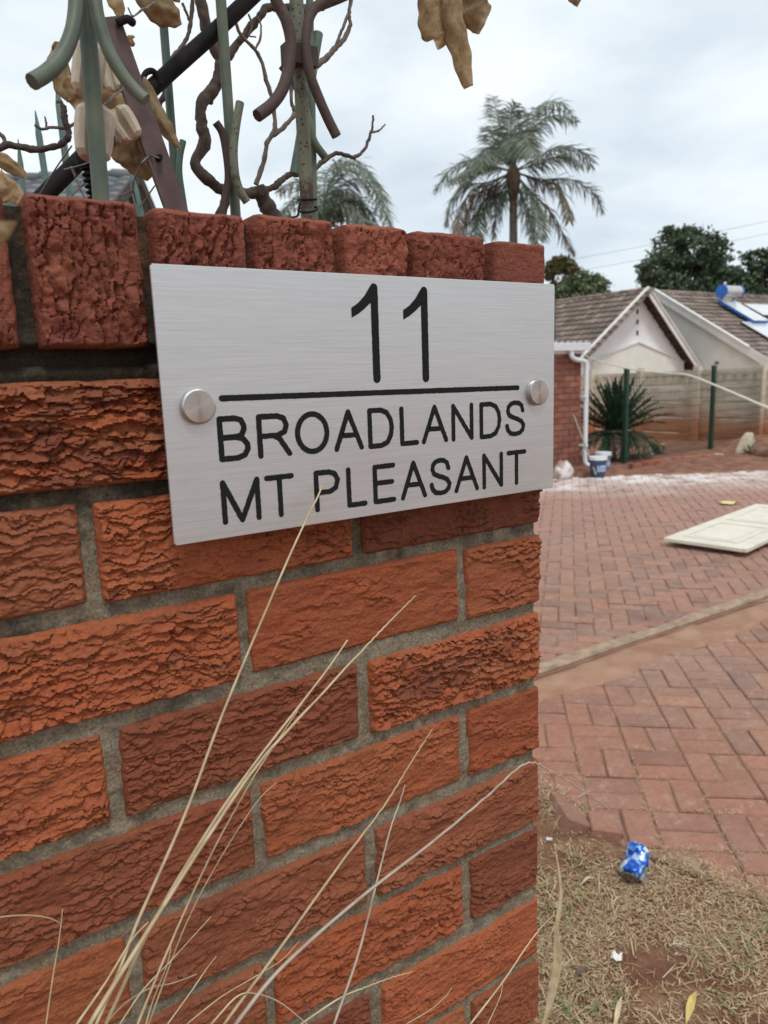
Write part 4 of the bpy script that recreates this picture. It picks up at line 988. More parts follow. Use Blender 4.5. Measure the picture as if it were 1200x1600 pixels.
# low brick edging along the bed
ed = thing('brick_edging', 'low red brick edging along the planting bed', 'edging', (9, 5.0, 0))
EB = MB(); q, f = paver_mesh(.21, .07, .16); EB.add(q, f); EBM = EB.mesh('brick', simple('edging_clay', (.26, .085, .05), (.36, .15, .10), 8, .9, bst=.4, bd=.003, rnd=.2))
p0 = gnd(985, 733, 0); p1 = gnd(1120, 716, 0); L_ = np.linalg.norm(p1-p0); tdir = (p1-p0)/L_
for i in range(int(L_/.22)):
    c = p0+tdir*(i*.22+.11); o = link('brick', EBM, ed); o.location = (c[0], c[1], .085+random.uniform(-.012, .012)); o.rotation_euler = (random.gauss(0, .03), random.gauss(0, .02), math.atan2(tdir[1], tdir[0]))
    o.matrix_parent_inverse = Matrix.Translation(ed.location).inverted()

mf = thing('mesh_fence', 'dark green welded wire mesh fence in front of the precast wall', 'fence', (9.5, 6.7, 0))
M_FGREEN = simple('dark_green_steel', (.012, .040, .026), (.02, .058, .038), 20, .45, bst=0)
FY = 6.7; posts = [8.45, 10.6, 12.75]
for x in posts: MB().box((x, FY, .70), (.06, .06, 1.42)).build('post', M_FGREEN, mf); MB().box((x, FY, 1.4175), (.068, .068, .012)).build('post_cap', M_FGREEN, mf)
mb = MB()
for a, b in zip(posts[:-1], posts[1:]):
    for x in np.arange(a+.05, b-.03, .060): mb.bar((x, FY, .08), (x, FY, 1.36), .0062, .0062, (0, 1, 0))
    for z in np.arange(.08, 1.37, .12): mb.bar((a+.03, FY+.004, z), (b-.03, FY+.004, z), .006, .006)
mb.build('wire_mesh', M_FGREEN, mf, False, 'stuff')

pw = thing('precast_wall', 'grey precast concrete panel wall stained red with soil at its foot', 'wall', (12.1, 8, 0))
def precast_mat():
    b = NB('stained_precast'); p = b.pos(); z = b.xyz(p)[2]
    c = b.ramp(b.noise(b.mapv(p, (1, 1, 3)), 4, 5, .65), [(.3, (.50, .425, .33)), (.7, (.72, .645, .52))])
    c = b.mix(b.ramp(b.noise(p, 2.2, 5, .7), [(.5, 0.0), (.72, .45)]), c, (.24, .19, .145))
    zz = b.math('ADD', z, b.math('MULTIPLY', b.math('SUBTRACT', b.noise(b.mapv(p, (1, 1, .4)), 2.2, 4), .5), .5))
    c = b.mix(b.ramp(zz, [(.05, .95), (.33, .85), (.55, .35), (.85, .0)]), c, (.42, .15, .065))
    b.set(col=c, rough=.92, spec=.2); b.bump(b.noise(p, 30, 5, .7), .5, .01); return b.m
M_PRE = precast_mat(); WX = 12.1
py_ = [14.3, 13.05, 11.8, 10.55, 9.27, 7.99, 6.73, 5.48, 4.2]
for y in py_: MB().box((WX-.03, y, .60), (.13, .11, 1.62)).build('post', M_PRE, pw)
for a, b in zip(py_[:-1], py_[1:]):
    for r in range(5):
        z0 = -.15+r*.295; mb = MB(); jx = .012*((r*7+int(a*3)) % 3)
        if r < 4:
            mb.boxab((WX+jx, b+.056, z0), (WX+.045+jx, a-.056, z0+.282)); mb.boxab((WX-.014+jx, b+.08, z0+.035), (WX-.0005+jx, a-.08, z0+.245))
        else:                          # pierced top panel
            y0, y1 = b+.056, a-.056
            mb.boxab((WX+.02, y0, z0+.069), (WX+.03, y1, z0+.216)); mb.boxab((WX, y0, z0), (WX+.045, y1, z0+.07)); mb.boxab((WX, y0, z0+.215), (WX+.045, y1, z0+.287)); k = 6; w = (y1-y0)/k
            for i in range(k+1): c = y0+i*w; mb.boxab((WX+.002, max(y0, c-.05), z0+.0705), (WX+.043, min(y1, c+.05), z0+.2145))
        mb.build('panel', M_PRE, pw)

# ------------------------------------------------------------------ brick outbuilding with gutter and downpipe
ob = thing('brick_outbuilding', 'red brick outbuilding end with white gutter beyond the sign', 'outbuilding', (7, 7.2, 0))
OBM = simple('outbuilding_brick', (.20, .072, .05), (.28, .115, .08), 5, .9, bst=.4, bd=.004, rnd=.22)
M_OJ = simple('outbuilding_mortar', (.15, .09, .07), (.21, .135, .11), 20, .95)
OY = 6.86; OX1 = 7.66
mb = MB(); mb.boxab((4.42, OY+.012, -.05), (OX1-.01, OY+2.5, 1.66)); mb.build('wall', M_OJ, ob)
mb = MB(); q, f = paver_mesh(.222, .073, .10, .004); q = [(a, -c, b) for a, b, c in q]
OBR = MB().add([(a, -cc, b) for a, b, cc in paver_mesh(.222, .073, .10, .004)[0]], [tuple(reversed(g)) for g in f]).mesh('brick', OBM)
OBR2 = MB().add([(a, -cc, b) for a, b, cc in paver_mesh(.106, .073, .10, .004)[0]], [tuple(reversed(g)) for g in f]).mesh('brick', OBM)
for r in range(20):
    z = .0365+r*.085; x1 = OX1
    if r % 2: x1 -= .117
    if r % 2:
        o = link('brick', OBR2, ob); o.location = (OX1-.053, OY-.002, z); o.matrix_parent_inverse = Matrix.Translation(ob.location).inverted()
    for i in range(14):
        o = link('brick', OBR, ob); o.location = (x1-.111-i*.233, OY, z); o.matrix_parent_inverse = Matrix.Translation(ob.location).inverted()
M_WHITE = simple('white_gloss_paint', (.78, .80, .82), (.70, .73, .76), 8, .35, bst=.05)
mb = MB(); mb.boxab((4.2, OY-.02, 1.655), (OX1+.02, OY+.02, 1.76)); mb.build('fascia', M_WHITE, ob)
g = MB(); gx0, gx1 = 4.2, OX1+.03
prof = [(-.03, 1.795), (-.032, 1.70), (-.125, 1.695), (-.14, 1.795), (-.13, 1.80), (-.118, 1.79), (-.112, 1.71), (-.04, 1.712), (-.038, 1.795)]
n = len(prof); vs = [(x, OY+p[0], p[1]) for x in (gx0, gx1) for p in prof]
g.add(vs, [(j, (j+1) % n, n+(j+1) % n, n+j) for j in range(n)]); g.boxab((gx1+.0005, OY-.14, 1.695), (gx1+.006, OY-.03, 1.80)); gut = g.build('gutter', M_WHITE, ob)
P = spline([(OX1-.30, OY-.085, 1.695), (OX1-.29, OY-.085, 1.62), (OX1-.20, OY-.075, 1.575), (OX1-.03, OY-.06, 1.55), (OX1+.035, OY-.06, 1.50), (OX1+.04, OY-.06, 1.3), (OX1+.04, OY-.06, .9), (OX1+.04, OY-.06, .3), (OX1+.04, OY-.06, .14), (OX1+.06, OY-.085, .065), (OX1+.13, OY-.14, .045)], 6)
dpipe = MB().tube(P, .034, 14).build('downpipe', M_WHITE, ob, True, sharp=60)
for z in (.35, 1.05): MB().box((OX1+.02, OY-.045, z), (.10, .09, .02)).build('bracket', M_WHITE, dpipe)
M_SHEET = simple('grey_roof_sheet', (.30, .29, .28), (.40, .38, .36), 4, .6)
mb = MB(); nx = 120; ys = [OY-.09, OY+1.3, OY+2.7]; zs = [1.815, 1.86, 1.91]
xs = np.linspace(4.1, OX1+.05, nx); vs = [(x, y, z+.014*math.sin(x*2*math.pi/.12)) for y, z in zip(ys, zs) for x in xs]
mb.add(vs, [(r*nx+i, r*nx+i+1, (r+1)*nx+i+1, (r+1)*nx+i) for r in range(2) for i in range(nx-1)])
o = mb.build('roof_sheet', M_SHEET, ob, True); m = o.modifiers.new('s', 'SOLIDIFY'); m.thickness = .006

# paint buckets, broom stick, plastic bag
def bucket(px, py, r, h, col, label, white_top=False):
    c = gnd(px, py, 0); t = thing('paint_bucket', label, 'bucket', c, 'paint buckets by the downpipe')
    M_B = simple('bucket_plastic', col, tuple(k*.8 for k in col), 9, .4, bst=0)
    MB().lathe([(r*.80, 0), (r*.82, .005), (r*.97, h*.82), (r, h), (r*.95, h), (r*.78, .02)], c, 'Z', 24).build('body', M_B, t, True, sharp=50)
    MB().lathe([(r*1.0, h*.86), (r*1.06, h*.87), (r*1.06, h*.99), (r*1.07, h*1.02), (r*.97, h*1.02)], c, 'Z', 24).build('rim', M_WHITE, t, True, sharp=50)
    lab = MB(); vs = []
    for i in range(9):
        a = R(215+i*9); rr = r*.915+.003
        vs += [c+V([math.cos(a)*rr*.985, math.sin(a)*rr*.985, h*.30]), c+V([math.cos(a)*rr*1.045, math.sin(a)*rr*1.045, h*.62])]
    lab.add(vs, [(i*2, i*2+2, i*2+3, i*2+1) for i in range(8)]).build('label_patch', simple('bucket_label', (.45, .55, .68), (.12, .2, .36), 30, .5, bst=0), t)
    P = [c+V([math.cos(a)*r*1.06, -.02-.04*math.sin(a), h*.95+.0-.5*h*math.sin(a)*.5]) for a in np.linspace(0, math.pi, 14)]
    MB().tube(P, .003, 6).build('handle', M_WIRE, t, True)
bucket(934, 745, .115, .27, (.045, .075, .16), 'dark blue paint bucket with white rim at the foot of the downpipe')
bucket(942, 738, .105, .28, (.16, .20, .28), 'grey-blue bucket half hidden behind the dark blue one')
c = gnd(930, 742, 0); a = dp(926, 716, odepth(c)); 
sk = MB().tube([gnd(931, 741, .06), dp(912, 690, odepth(c)+.12), dp(896, 648, odepth(c)+.3)], [.014, .014, .013], 8).build('broom_stick', simple('grey_wood', (.25, .21, .18), (.36, .31, .27), 30, .7), None, True)
tag(sk, 'thin wooden stick leaning from the bucket against the downpipe', 'stick')
def bag(px, py, rx, rz, label):
    c = gnd(px, py, 0); bm = bmesh.new(); bmesh.ops.create_icosphere(bm, subdivisions=4, radius=1)
    q = V([v.co[:] for v in bm.verts]); f = [[v.index for v in k.verts] for k in bm.faces]; bm.free()
    n = np.abs(fbm(q[:, 0]*2.2+5, q[:, 2]*2.2+q[:, 1]*1.7, 14, 4)); q = q*(.82+.42*n)[:, None]; q[:, 2] = np.maximum(q[:, 2], -.45)
    q = q*V([rx, rx*.8, rz]); q[:, 2] -= q[:, 2].min()
    b = NB('cloudy_plastic'); b.set(col=b.ramp(b.noise(b.pos(), 9, 4), [(.42, (.36, .25, .21)), (.62, (.70, .66, .63))]), rough=.3, spec=.6); b.bump(b.noise(b.pos(), 30, 4), .6, .01)
    tag(MB().add(q+c, f).build('plastic_bag', b.m, None, True), label, 'bag')
bag(880, 747, .17, .17, 'crumpled translucent plastic bag on the ground below the downpipe wall')

# white cable from the gutter end towards the right
dz = [10.4, 9.9, 9.2, 8.3, 7.4, 6.6, 6.0, 5.5, 5.1, 4.5]
pp = [(909, 553), (930, 562), (960, 571), (1000, 579), (1040, 583), (1075, 586), (1120, 603), (1160, 620), (1200, 637), (1290, 672)]
P = [dp(x, y, t) for (x, y), t in zip(pp, dz)]; e_ = P[-1]
P = spline(P+[e_+V([.35, -.5, -.28]), V([e_[0]+.75, e_[1]-1.0, .01]), V([e_[0]+1.1, e_[1]-1.5, .008])], 6)
tag(MB().tube(P, np.linspace(.007, .0115, len(P)), 8).build('white_cable', simple('white_cable_sheath', (.62, .57, .48), (.7, .66, .58), 5, .5, bst=0), None, True), 'pale sagging cable running from the gutter end to the right edge', 'cable')

# ------------------------------------------------------------------ foliage builders
def foliage_mat(name, stops, trans=.25):
    b = NB(name); c = b.mix(1.0, b.ramp(b.rand(), stops), b.ramp(b.noise(b.pos(), 1.5, 3), [(.3, .75), (.7, 1.25)]), 'MULTIPLY')
    b.set(col=c, rough=.55, spec=.35)
    tr = b.n('ShaderNodeBsdfTranslucent'); b.l(c, tr.inputs[0]); ms = b.n('ShaderNodeMixShader'); ms.inputs[0].default_value = trans
    b.l(b.b.outputs[0], ms.inputs[1]); b.l(tr.outputs[0], ms.inputs[2]); b.l(ms.outputs[0], b.t.nodes['Material Output'].inputs[0]); return b.m
M_FROND = foliage_mat('palm_green', [(0, (.10, .135, .10)), (.5, (.155, .20, .145)), (.85, (.22, .25, .185)), (1, (.30, .28, .21))])
M_FRONDB = foliage_mat('palm_dead', [(0, (.17, .13, .09)), (.5, (.26, .20, .14)), (1, (.12, .11, .07))])
M_TREE = foliage_mat('dark_tree_leaf', [(0, (.04, .07, .042)), (.5, (.07, .11, .06)), (1, (.125, .165, .09))])
M_BUSH = foliage_mat('mid_green_leaf', [(0, (.09, .125, .06)), (.5, (.15, .19, .095)), (1, (.24, .26, .15))])
M_CYC = foliage_mat('cycad_green', [(0, (.012, .035, .016)), (.5, (.022, .06, .028)), (1, (.04, .085, .04))], .1)
M_PTRUNK = simple('palm_trunk', (.13, .115, .10), (.22, .20, .18), 8, .9, bst=.6, bd=.02)
M_FIBRE = simple('palm_fibre', (.12, .085, .06), (.23, .175, .13), 12, .9, bst=.8, bd=.03, stretch=(1, 1, .3))
def frond(par, pts3, ll, n, droop, s, mat, stem=.02, wd=.03, lift=0.0, name='frond', spread=1.0, stem_from=0.0):
    r = np.random.default_rng(s); Q = V(spline(pts3, 8)); k = len(Q)
    L = np.concatenate([[0], np.cumsum(np.linalg.norm(np.diff(Q, axis=0), axis=1))]); L /= L[-1]
    T = np.gradient(Q, axis=0); T /= np.linalg.norm(T, axis=1)[:, None]
    mb = MB().tube(Q, np.linspace(stem, stem*.25, k), 5)
    t = np.linspace(.16+stem_from, .995, n); vs = []
    C_ = V([np.interp(t, L, Q[:, i]) for i in range(3)]).T; TT = V([np.interp(t, L, T[:, i]) for i in range(3)]).T
    up = V([0, 0, 1.]); sd = np.cross(TT, up); sd /= np.linalg.norm(sd, axis=1)[:, None]+1e-6; nr = np.cross(sd, TT)
    pr = np.interp(t, [0, .2, .45, .8, 1], [.55, .85, 1, .75, .3])
    for sg in (-1, 1):
        d = TT*r.uniform(.35, .75, (n, 1))+sd*sg*spread*r.uniform(.6, 1.0, (n, 1))+nr*(lift+r.normal(0, .28, (n, 1)))-up*droop*r.uniform(.5, 1.3, (n, 1))
        d /= np.linalg.norm(d, axis=1)[:, None]; l = (ll*pr*r.uniform(.75, 1.15, n))[:, None]
        w = np.cross(d, nr+r.normal(0, .4, (n, 3))); w /= np.linalg.norm(w, axis=1)[:, None]; w *= wd*.5
        m = C_+d*l*.55; e2 = C_+d*l-up*droop*l*.35
        vs.append(np.stack([C_-w*.5, C_+w*.5, m+w, m-w, e2], 1))
    vs = np.concatenate(vs).reshape(-1, 3); i = np.arange(2*n)*5
    mb.add(vs, np.stack([i, i+1, i+2, i+3], 1).tolist()+np.stack([i+3, i+2, i+4], 1).tolist())
    return mb.build(name, mat, par)
def palm(label, cpx, t, fr, trunk_px, extra, seed, ll=.85, dead=()):
    c = dp(*cpx, t); s = t/F_PX
    th = thing('palm_tree', label, 'palm tree', (c[0], c[1], -.03))
    b = V([c[0], c[1], -.05]); n = 14
    MB().tube([b+(c-b)*i/(n-1) for i in range(n)], [.18-.06*i/(n-1)+.006*(i % 2) for i in range(n)], 12).build('trunk', M_PTRUNK, th, True)
    MB().tube([c-V([0, 0, .9]), c-V([0, 0, .55]), c-V([0, 0, .1]), c+V([0, 0, .25])], [.13, .20, .25, .08], 12).build('crownshaft', M_FIBRE, th, True)
    r = np.random.default_rng(seed)
    for i, (pts, dy, mt) in enumerate(fr):
        k = len(pts); P = [c]+[dp(x, y, t+dy*(j+1)/k) for j, (x, y) in enumerate(pts)]
        frond(th, P, ll*(.8 if mt else 1), 80, .75 if mt else .35, seed+i, M_FRONDB if mt else M_FROND, .03, .038)
    for i in range(extra):
        a = r.uniform(0, 2*math.pi); el = r.uniform(-.2, 1.1); L = r.uniform(1.9, 2.9)
        d = V([math.cos(a), math.sin(a), 0]); P = [c, c+d*L*.35*math.cos(el)+V([0, 0, L*.38*math.sin(el)+.1]), c+d*L*.75*math.cos(el)+V([0, 0, L*.5*math.sin(el)]), c+d*L*.95+V([0, 0, L*.32*math.sin(el)-.5])]
        if abs(d @ RM[:, 0]) > .75: continue
        frond(th, P, ll, 70, .4, seed+50+i, M_FROND, .03, .038)
    return th
G, B_ = False, True
palm('tall feathery palm tree above the right end of the wall', (802, 268), 24, [
    ([(795, 235), (780, 190), (770, 150)], .6, G), ([(800, 225), (798, 185), (806, 160)], -.8, G), ([(790, 240), (772, 215), (760, 200)], 1.2, G),
    ([(815, 225), (845, 170), (872, 160), (902, 190)], .5, G), ([(812, 230), (838, 195), (868, 180), (895, 188)], -.9, G), ([(808, 215), (825, 180), (850, 160)], 1.0, G),
    ([(835, 250), (875, 228), (915, 240), (925, 262)], .6, G), ([(840, 256), (880, 243), (910, 258)], -.8, G),
    ([(845, 280), (890, 280), (925, 300), (942, 332)], .4, G), ([(840, 282), (870, 288), (885, 318), (890, 345)], -.6, B_),
    ([(830, 300), (860, 330), (880, 365), (898, 395)], .7, B_), ([(825, 300), (840, 335), (842, 375)], -.6, G), ([(815, 310), (828, 345), (838, 385)], .5, G),
    ([(765, 258), (728, 252), (700, 268), (680, 297)], .5, G), ([(768, 262), (735, 262), (705, 285)], -.9, G),
    ([(762, 285), (725, 290), (704, 318), (697, 352)], .4, G), ([(765, 288), (735, 300), (718, 335), (715, 372)], -.6, B_), ([(770, 292), (742, 305), (728, 340), (724, 375)], .6, B_),
    ([(780, 305), (762, 325), (748, 345), (742, 375)], -.5, G), ([(788, 310), (776, 330), (770, 370)], .5, G), ([(775, 300), (755, 315), (740, 350)], 1.0, G)], None, 9, 300)
palm('blurred palm crown rising just behind the coping near the rusty picket', (505, 372), 21, [
    ([(508, 320), (525, 270), (556, 250), (590, 290), (610, 350)], .4, G), ([(512, 330), (540, 285), (575, 285), (600, 330), (612, 365)], -.6, G), ([(506, 310), (512, 268), (535, 245)], .9, G),
    ([(500, 320), (480, 290), (455, 285), (435, 300)], .5, G), ([(498, 330), (470, 310), (450, 320), (440, 345)], -.5, G), ([(515, 335), (545, 310), (575, 325), (590, 360)], .8, G), ([(518, 340), (535, 320), (560, 330), (575, 365)], -.9, G),
    ([(510, 300), (535, 262), (565, 262), (600, 312)], -1.0, G), ([(508, 335), (528, 300), (555, 300), (575, 340)], 1.2, B_)], None, 7, 400, .8)

def tree(name, label, lobes, trunk, n, leafsize, mat, seed, t, group=None, cat='tree'):
    """lobes: (px, py, rx, ry, dt) ellipsoids; leaf clumps spread through each, denser towards the rim"""
    r = np.random.default_rng(seed); s = t/F_PX
    base = dp(trunk[0], trunk[1], t); th = thing(name, label, cat, (base[0], base[1], -1.3 if base[0] > 17 else 0), group)
    V4 = []; vol = V([l[2]*l[3] for l in lobes], float); vol /= vol.sum(); cen = []
    for (x, y, rx, ry, dt), q in zip(lobes, vol):
        c = dp(x, y, t+dt); cen.append(c); k = int(n*q); nsub = max(5, int(k/38))
        # each lobe = tufts on and in the ellipsoid, each tuft = many small leaves
        d = r.normal(size=(nsub, 3)); d /= np.linalg.norm(d, axis=1)[:, None]; rad = r.uniform(.35, 1.0, nsub)**.6
        ctr = c+RM @ V([rx*s, 0, 0])*0+(d*rad[:, None]*V([rx*s, rx*s, ry*s]))
        idx = r.integers(0, nsub, k); tuft = min(rx, ry)*s*.30
        p = ctr[idx]+r.normal(0, 1, (k, 3))*tuft*V([.8, .8, .55])
        a = r.normal(size=(k, 3)); a /= np.linalg.norm(a, axis=1)[:, None]; b = np.cross(a, r.normal(size=(k, 3))); b /= np.linalg.norm(b, axis=1)[:, None]
        l = leafsize*r.uniform(.5, 1.4, k)[:, None]
        V4.append(np.stack([p-a*l*.5, p+b*l*.28, p+a*l*.5, p-b*l*.28], 1))
    vs = np.concatenate(V4).reshape(-1, 3); i = np.arange(len(vs)//4)*4
    MB().add(vs, np.stack([i, i+1, i+2, i+3], 1).tolist()).build('crown', mat, th)
    if trunk[2]:
        g = V([base[0], base[1], -1.35 if base[0] > 17 else -.05]); top = base+V([0, 0, trunk[2]*.2])
        MB().tube(spline([g, (g+base)/2+V([.1, .05, 0]), base, top], 4), np.linspace(trunk[2], trunk[2]*.6, 13), 8).build('trunk', M_BARK, th, True)
        for c in cen[:7]:
            MB().tube(spline([base-V([0, 0, .2]), (base+c)/2+V([0, 0, -.2]), c], 5), np.linspace(trunk[2]*.45, trunk[2]*.1, 11), 6).build('limb', M_BARK, th, True)
    return th
tree('leafy_tree', 'large dark rounded tree behind the white gable roof', [(1068, 365, 30, 16, 0), (1045, 392, 34, 26, 1), (1085, 390, 36, 28, -1), (1030, 425, 36, 28, 0), (1075, 428, 46, 32, 1), (1112, 410, 26, 26, 0), (1010, 440, 18, 18, 0), (1120, 440, 34, 26, -1), (1050, 465, 60, 26, 0), (1110, 478, 50, 24, 0)], (1068, 500, .4), 12500, .30, M_TREE, 1, 46)
tree('leafy_tree', 'dark tree at the right edge behind the solar panels', [(1190, 405, 26, 18, 0), (1165, 428, 26, 20, 0), (1205, 435, 36, 30, 1), (1160, 458, 34, 24, 0), (1205, 470, 40, 26, 0), (1250, 430, 40, 36, 0)], (1195, 500, .4), 7500, .28, M_TREE, 2, 44)
tree('leafy_tree', 'light green bushy tree between the wall corner and the white gable', [(905, 440, 22, 18, 0), (930, 448, 20, 18, 0), (885, 455, 22, 18, .5), (915, 462, 30, 16, -.5), (865, 462, 22, 20, 0), (940, 465, 12, 14, 0), (840, 470, 22, 18, 0)], (905, 490, .2), 7000, .22, M_BUSH, 3, 38)
tree('leafy_tree', 'small brownish tree top just beside the end of the coping', [(878, 412, 16, 11, 0), (862, 424, 14, 12, 0), (890, 420, 12, 10, 0), (868, 408, 8, 7, 0)], (864, 440, .09), 2600, .16, foliage_mat('olive_leaf', [(0, (.10, .11, .045)), (.5, (.16, .165, .07)), (1, (.24, .20, .11))]), 4, 27)

# cycad in the bed
cy = at(962, 690, 7.2); cyc = thing('cycad', 'dark green spiky cycad behind the wire mesh fence', 'cycad', (cy[0], cy[1], .0))
cc = V([cyc.location.x, cyc.location.y, .44]); r_ = np.random.default_rng(3)
MB().tube([(cc[0], cc[1], -.05), (cc[0], cc[1], .25), (cc[0], cc[1], .48)], [.20, .22, .14], 12).build('trunk', M_FIBRE, cyc, True)
def simple_frond(P, ll, n, mat, par, s, wd): return frond(par, P, ll, n, .05, s, mat, .012, wd, .45, spread=.8)
for i in range(58):
    a = i*2.39996; q = i/58; el = R(86-70*q); L = r_.uniform(.80, .96)
    d = V([math.cos(a)*math.cos(el), math.sin(a)*math.cos(el), math.sin(el)])
    P = [cc, cc+d*L*.35, cc+d*L*.7-V([0, 0, .01]), cc+d*L-V([0, 0, .03+.06*q])]
    frond(cyc, P, .075, 60, .0, 900+i, M_CYC, .014, .018, .25, spread=.55)
for i in range(34):
    a = i*2.39996+1; L = r_.uniform(.55, .85); d = V([math.cos(a), math.sin(a), 0])
    frond(cyc, [cc-V([0, 0, .1]), cc+d*L*.4+V([0, 0, -.02]), cc+d*L*.75-V([0, 0, .14]), cc+d*L-V([0, 0, .32])], .09, 50, .1, 960+i, M_CYC if i % 3 else M_FRONDB, .012, .018, .25, spread=.6)

# yellow-flowered plant, rocks, boulder plants at the bed's right
def small_plant(px, py, h, label, name, flowers=None, n=60, seed=1, mat=None):
    c = gnd(px, py, .02); r = np.random.default_rng(seed); t = thing(name, label, 'plant', c); vs = []
    for k in range(n):
        a = r.uniform(0, 6.28); e2 = r.uniform(.3, 1.4); L = h*r.uniform(.5, 1.1); d = V([math.cos(a)*math.cos(e2), math.sin(a)*math.cos(e2), math.sin(e2)]); s2 = V([-math.sin(a), math.cos(a), 0])*h*.09
        p = c+d*L*r.uniform(0, .5); vs += [p, p+d*L*.3+s2, p+d*L*.62, p+d*L*.3-s2]
    i = np.arange(n)*4; MB().add(vs, np.stack([i, i+1, i+2, i+3], 1).tolist()).build('foliage', mat or M_BUSH, t)
    if flowers:
        for k in range(9):
            a = r.uniform(0, 6.28); p = c+V([math.cos(a)*h*.5, math.sin(a)*h*.5, h*r.uniform(.6, 1.0)])
            MB().lathe([(.001, .012), (.022, .01), (.03, 0), (.01, -.01)], p, 'Z', 7).build('flower', flowers, t)
small_plant(1022, 712, .26, 'low plant with yellow flowers right of the cycad', 'flowering_plant', simple('yellow_petal', (.62, .52, .06), None, 20, .6), 110, 2)
small_plant(1178, 712, .22, 'small leafy green plant beside the leaning rock', 'leafy_plant', None, 90, 3)
small_plant(1212, 700, .30, 'straggly plant among the rocks at the right edge', 'leafy_plant', None, 80, 4)
M_ROCK = simple('pale_rock', (.30, .235, .17), (.46, .39, .30), 6, .9, bst=.7, bd=.02)
def rock(px, py, sx, sy, sz, label, s, rot=(0, 0, 0), mat=None):
    c = gnd(px, py, 0); bm = bmesh.new(); bmesh.ops.create_icosphere(bm, subdivisions=3, radius=1)
    q = V([v.co[:] for v in bm.verts]); f = [[v.index for v in k.verts] for k in bm.faces]; bm.free()
    q = np.sign(q)*np.abs(q)**.75; q *= (1+.25*fbm(q[:, 0]*1.5+s, q[:, 1]*1.5+q[:, 2]*1.3, s, 3))[:, None]
    q = (q*V([sx, sy, sz])) @ V(Matrix(((1,0,0),(0,1,0),(0,0,1))).to_4x4().to_3x3()[:] if False else np.eye(3))
    o = MB().add(q, f).build('rock', mat or M_ROCK, None, True, sharp=40); o.location = (c[0], c[1], sz*.55); o.rotation_euler = rot
    tag(o, label, 'rock', 'rocks at the bed edge')
rock(1163, 712, .06, .10, .26, 'flat pale rock slab leaning at the right end of the bed', 1, (.2, .75, .4))
rock(1188, 703, .20, .16, .13, 'rounded tan rock lying behind the leaning slab', 2)
rock(1192, 716, .17, .15, .12, 'dark brown lump of earth and stone at the right edge', 3, (0, 0, 1), simple('earthy_rock', (.14, .075, .05), (.24, .14, .10), 6, .95, bst=.7, bd=.02))
rock(1122, 716, .10, .08, .05, 'small pinkish stone at the foot of the right fence post', 4, (0, 0, .5), simple('pink_stone', (.35, .25, .23), (.45, .34, .31), 9, .9))
rock(1062, 722, .035, .03, .02, 'tiny white pebble lying on the red soil of the bed', 5, (0, 0, .3), M_WHITE)

# ------------------------------------------------------------------ the neighbouring house
YG = 17.55; PK = at(1012, 452, YG); EL = at(905, 567, YG); ER = at(1092, 577, YG)
hs = thing('neighbour_house', 'white gabled house with brown tiled roof behind the precast wall', 'house', (24, 19, -1.28))
M_HW = simple('white_wall_paint', (.86, .87, .87), (.79, .80, .80), 2, .7, bst=.1)
M_HC = simple('cream_wall_paint', (.78, .78, .71), (.71, .71, .64), 2, .75, bst=.1)
M_FAS = simple('white_bargeboard', (.80, .79, .76), (.70, .68, .64), 3, .6, bst=.1)
M_DARKW = simple('dark_soffit_timber', (.045, .035, .03), (.08, .065, .055), 8, .8)
def tile_mat():
    b = NB('brown_concrete_tile'); c = b.ramp(b.rand(), [(0, (.14, .108, .092)), (.4, (.20, .158, .132)), (.7, (.245, .195, .165)), (1, (.31, .25, .215))])
    c = b.mix(b.ramp(b.noise(b.pos(), 1.6, 5, .7), [(.45, 0.0), (.75, .6)]), c, (.085, .07, .062)); b.set(col=c, rough=.9, spec=.2); b.bump(b.noise(b.pos(), 14, 4), .4, .01); return b.m
M_TILE = tile_mat()
def tile_mesh(w, l):
    xs = np.linspace(-.5, .5, 7); vs = []
    for y, z in ((-.5, .050), (.58, .0)):
        for dz_ in (0, -.05):
            vs += [(x*w*1.02, y*l, z+dz_+.020*(1+math.cos((x+.12)*2*math.pi))*.5*1.6) for x in xs]
    n = 7; f = [(i, i+1, 2*n+i+1, 2*n+i) for i in range(n-1)]+[(n+i, n+i+1, i+1, i) for i in range(n-1)]
    f += [(0, 2*n, 3*n, n), (n-1, 2*n-1, 4*n-1, 3*n-1)]
    return vs, f
TW, TL = .33, .345
TV, TF = tile_mesh(TW, TL); TILE = MB().add(TV, TF).mesh('tile', M_TILE)
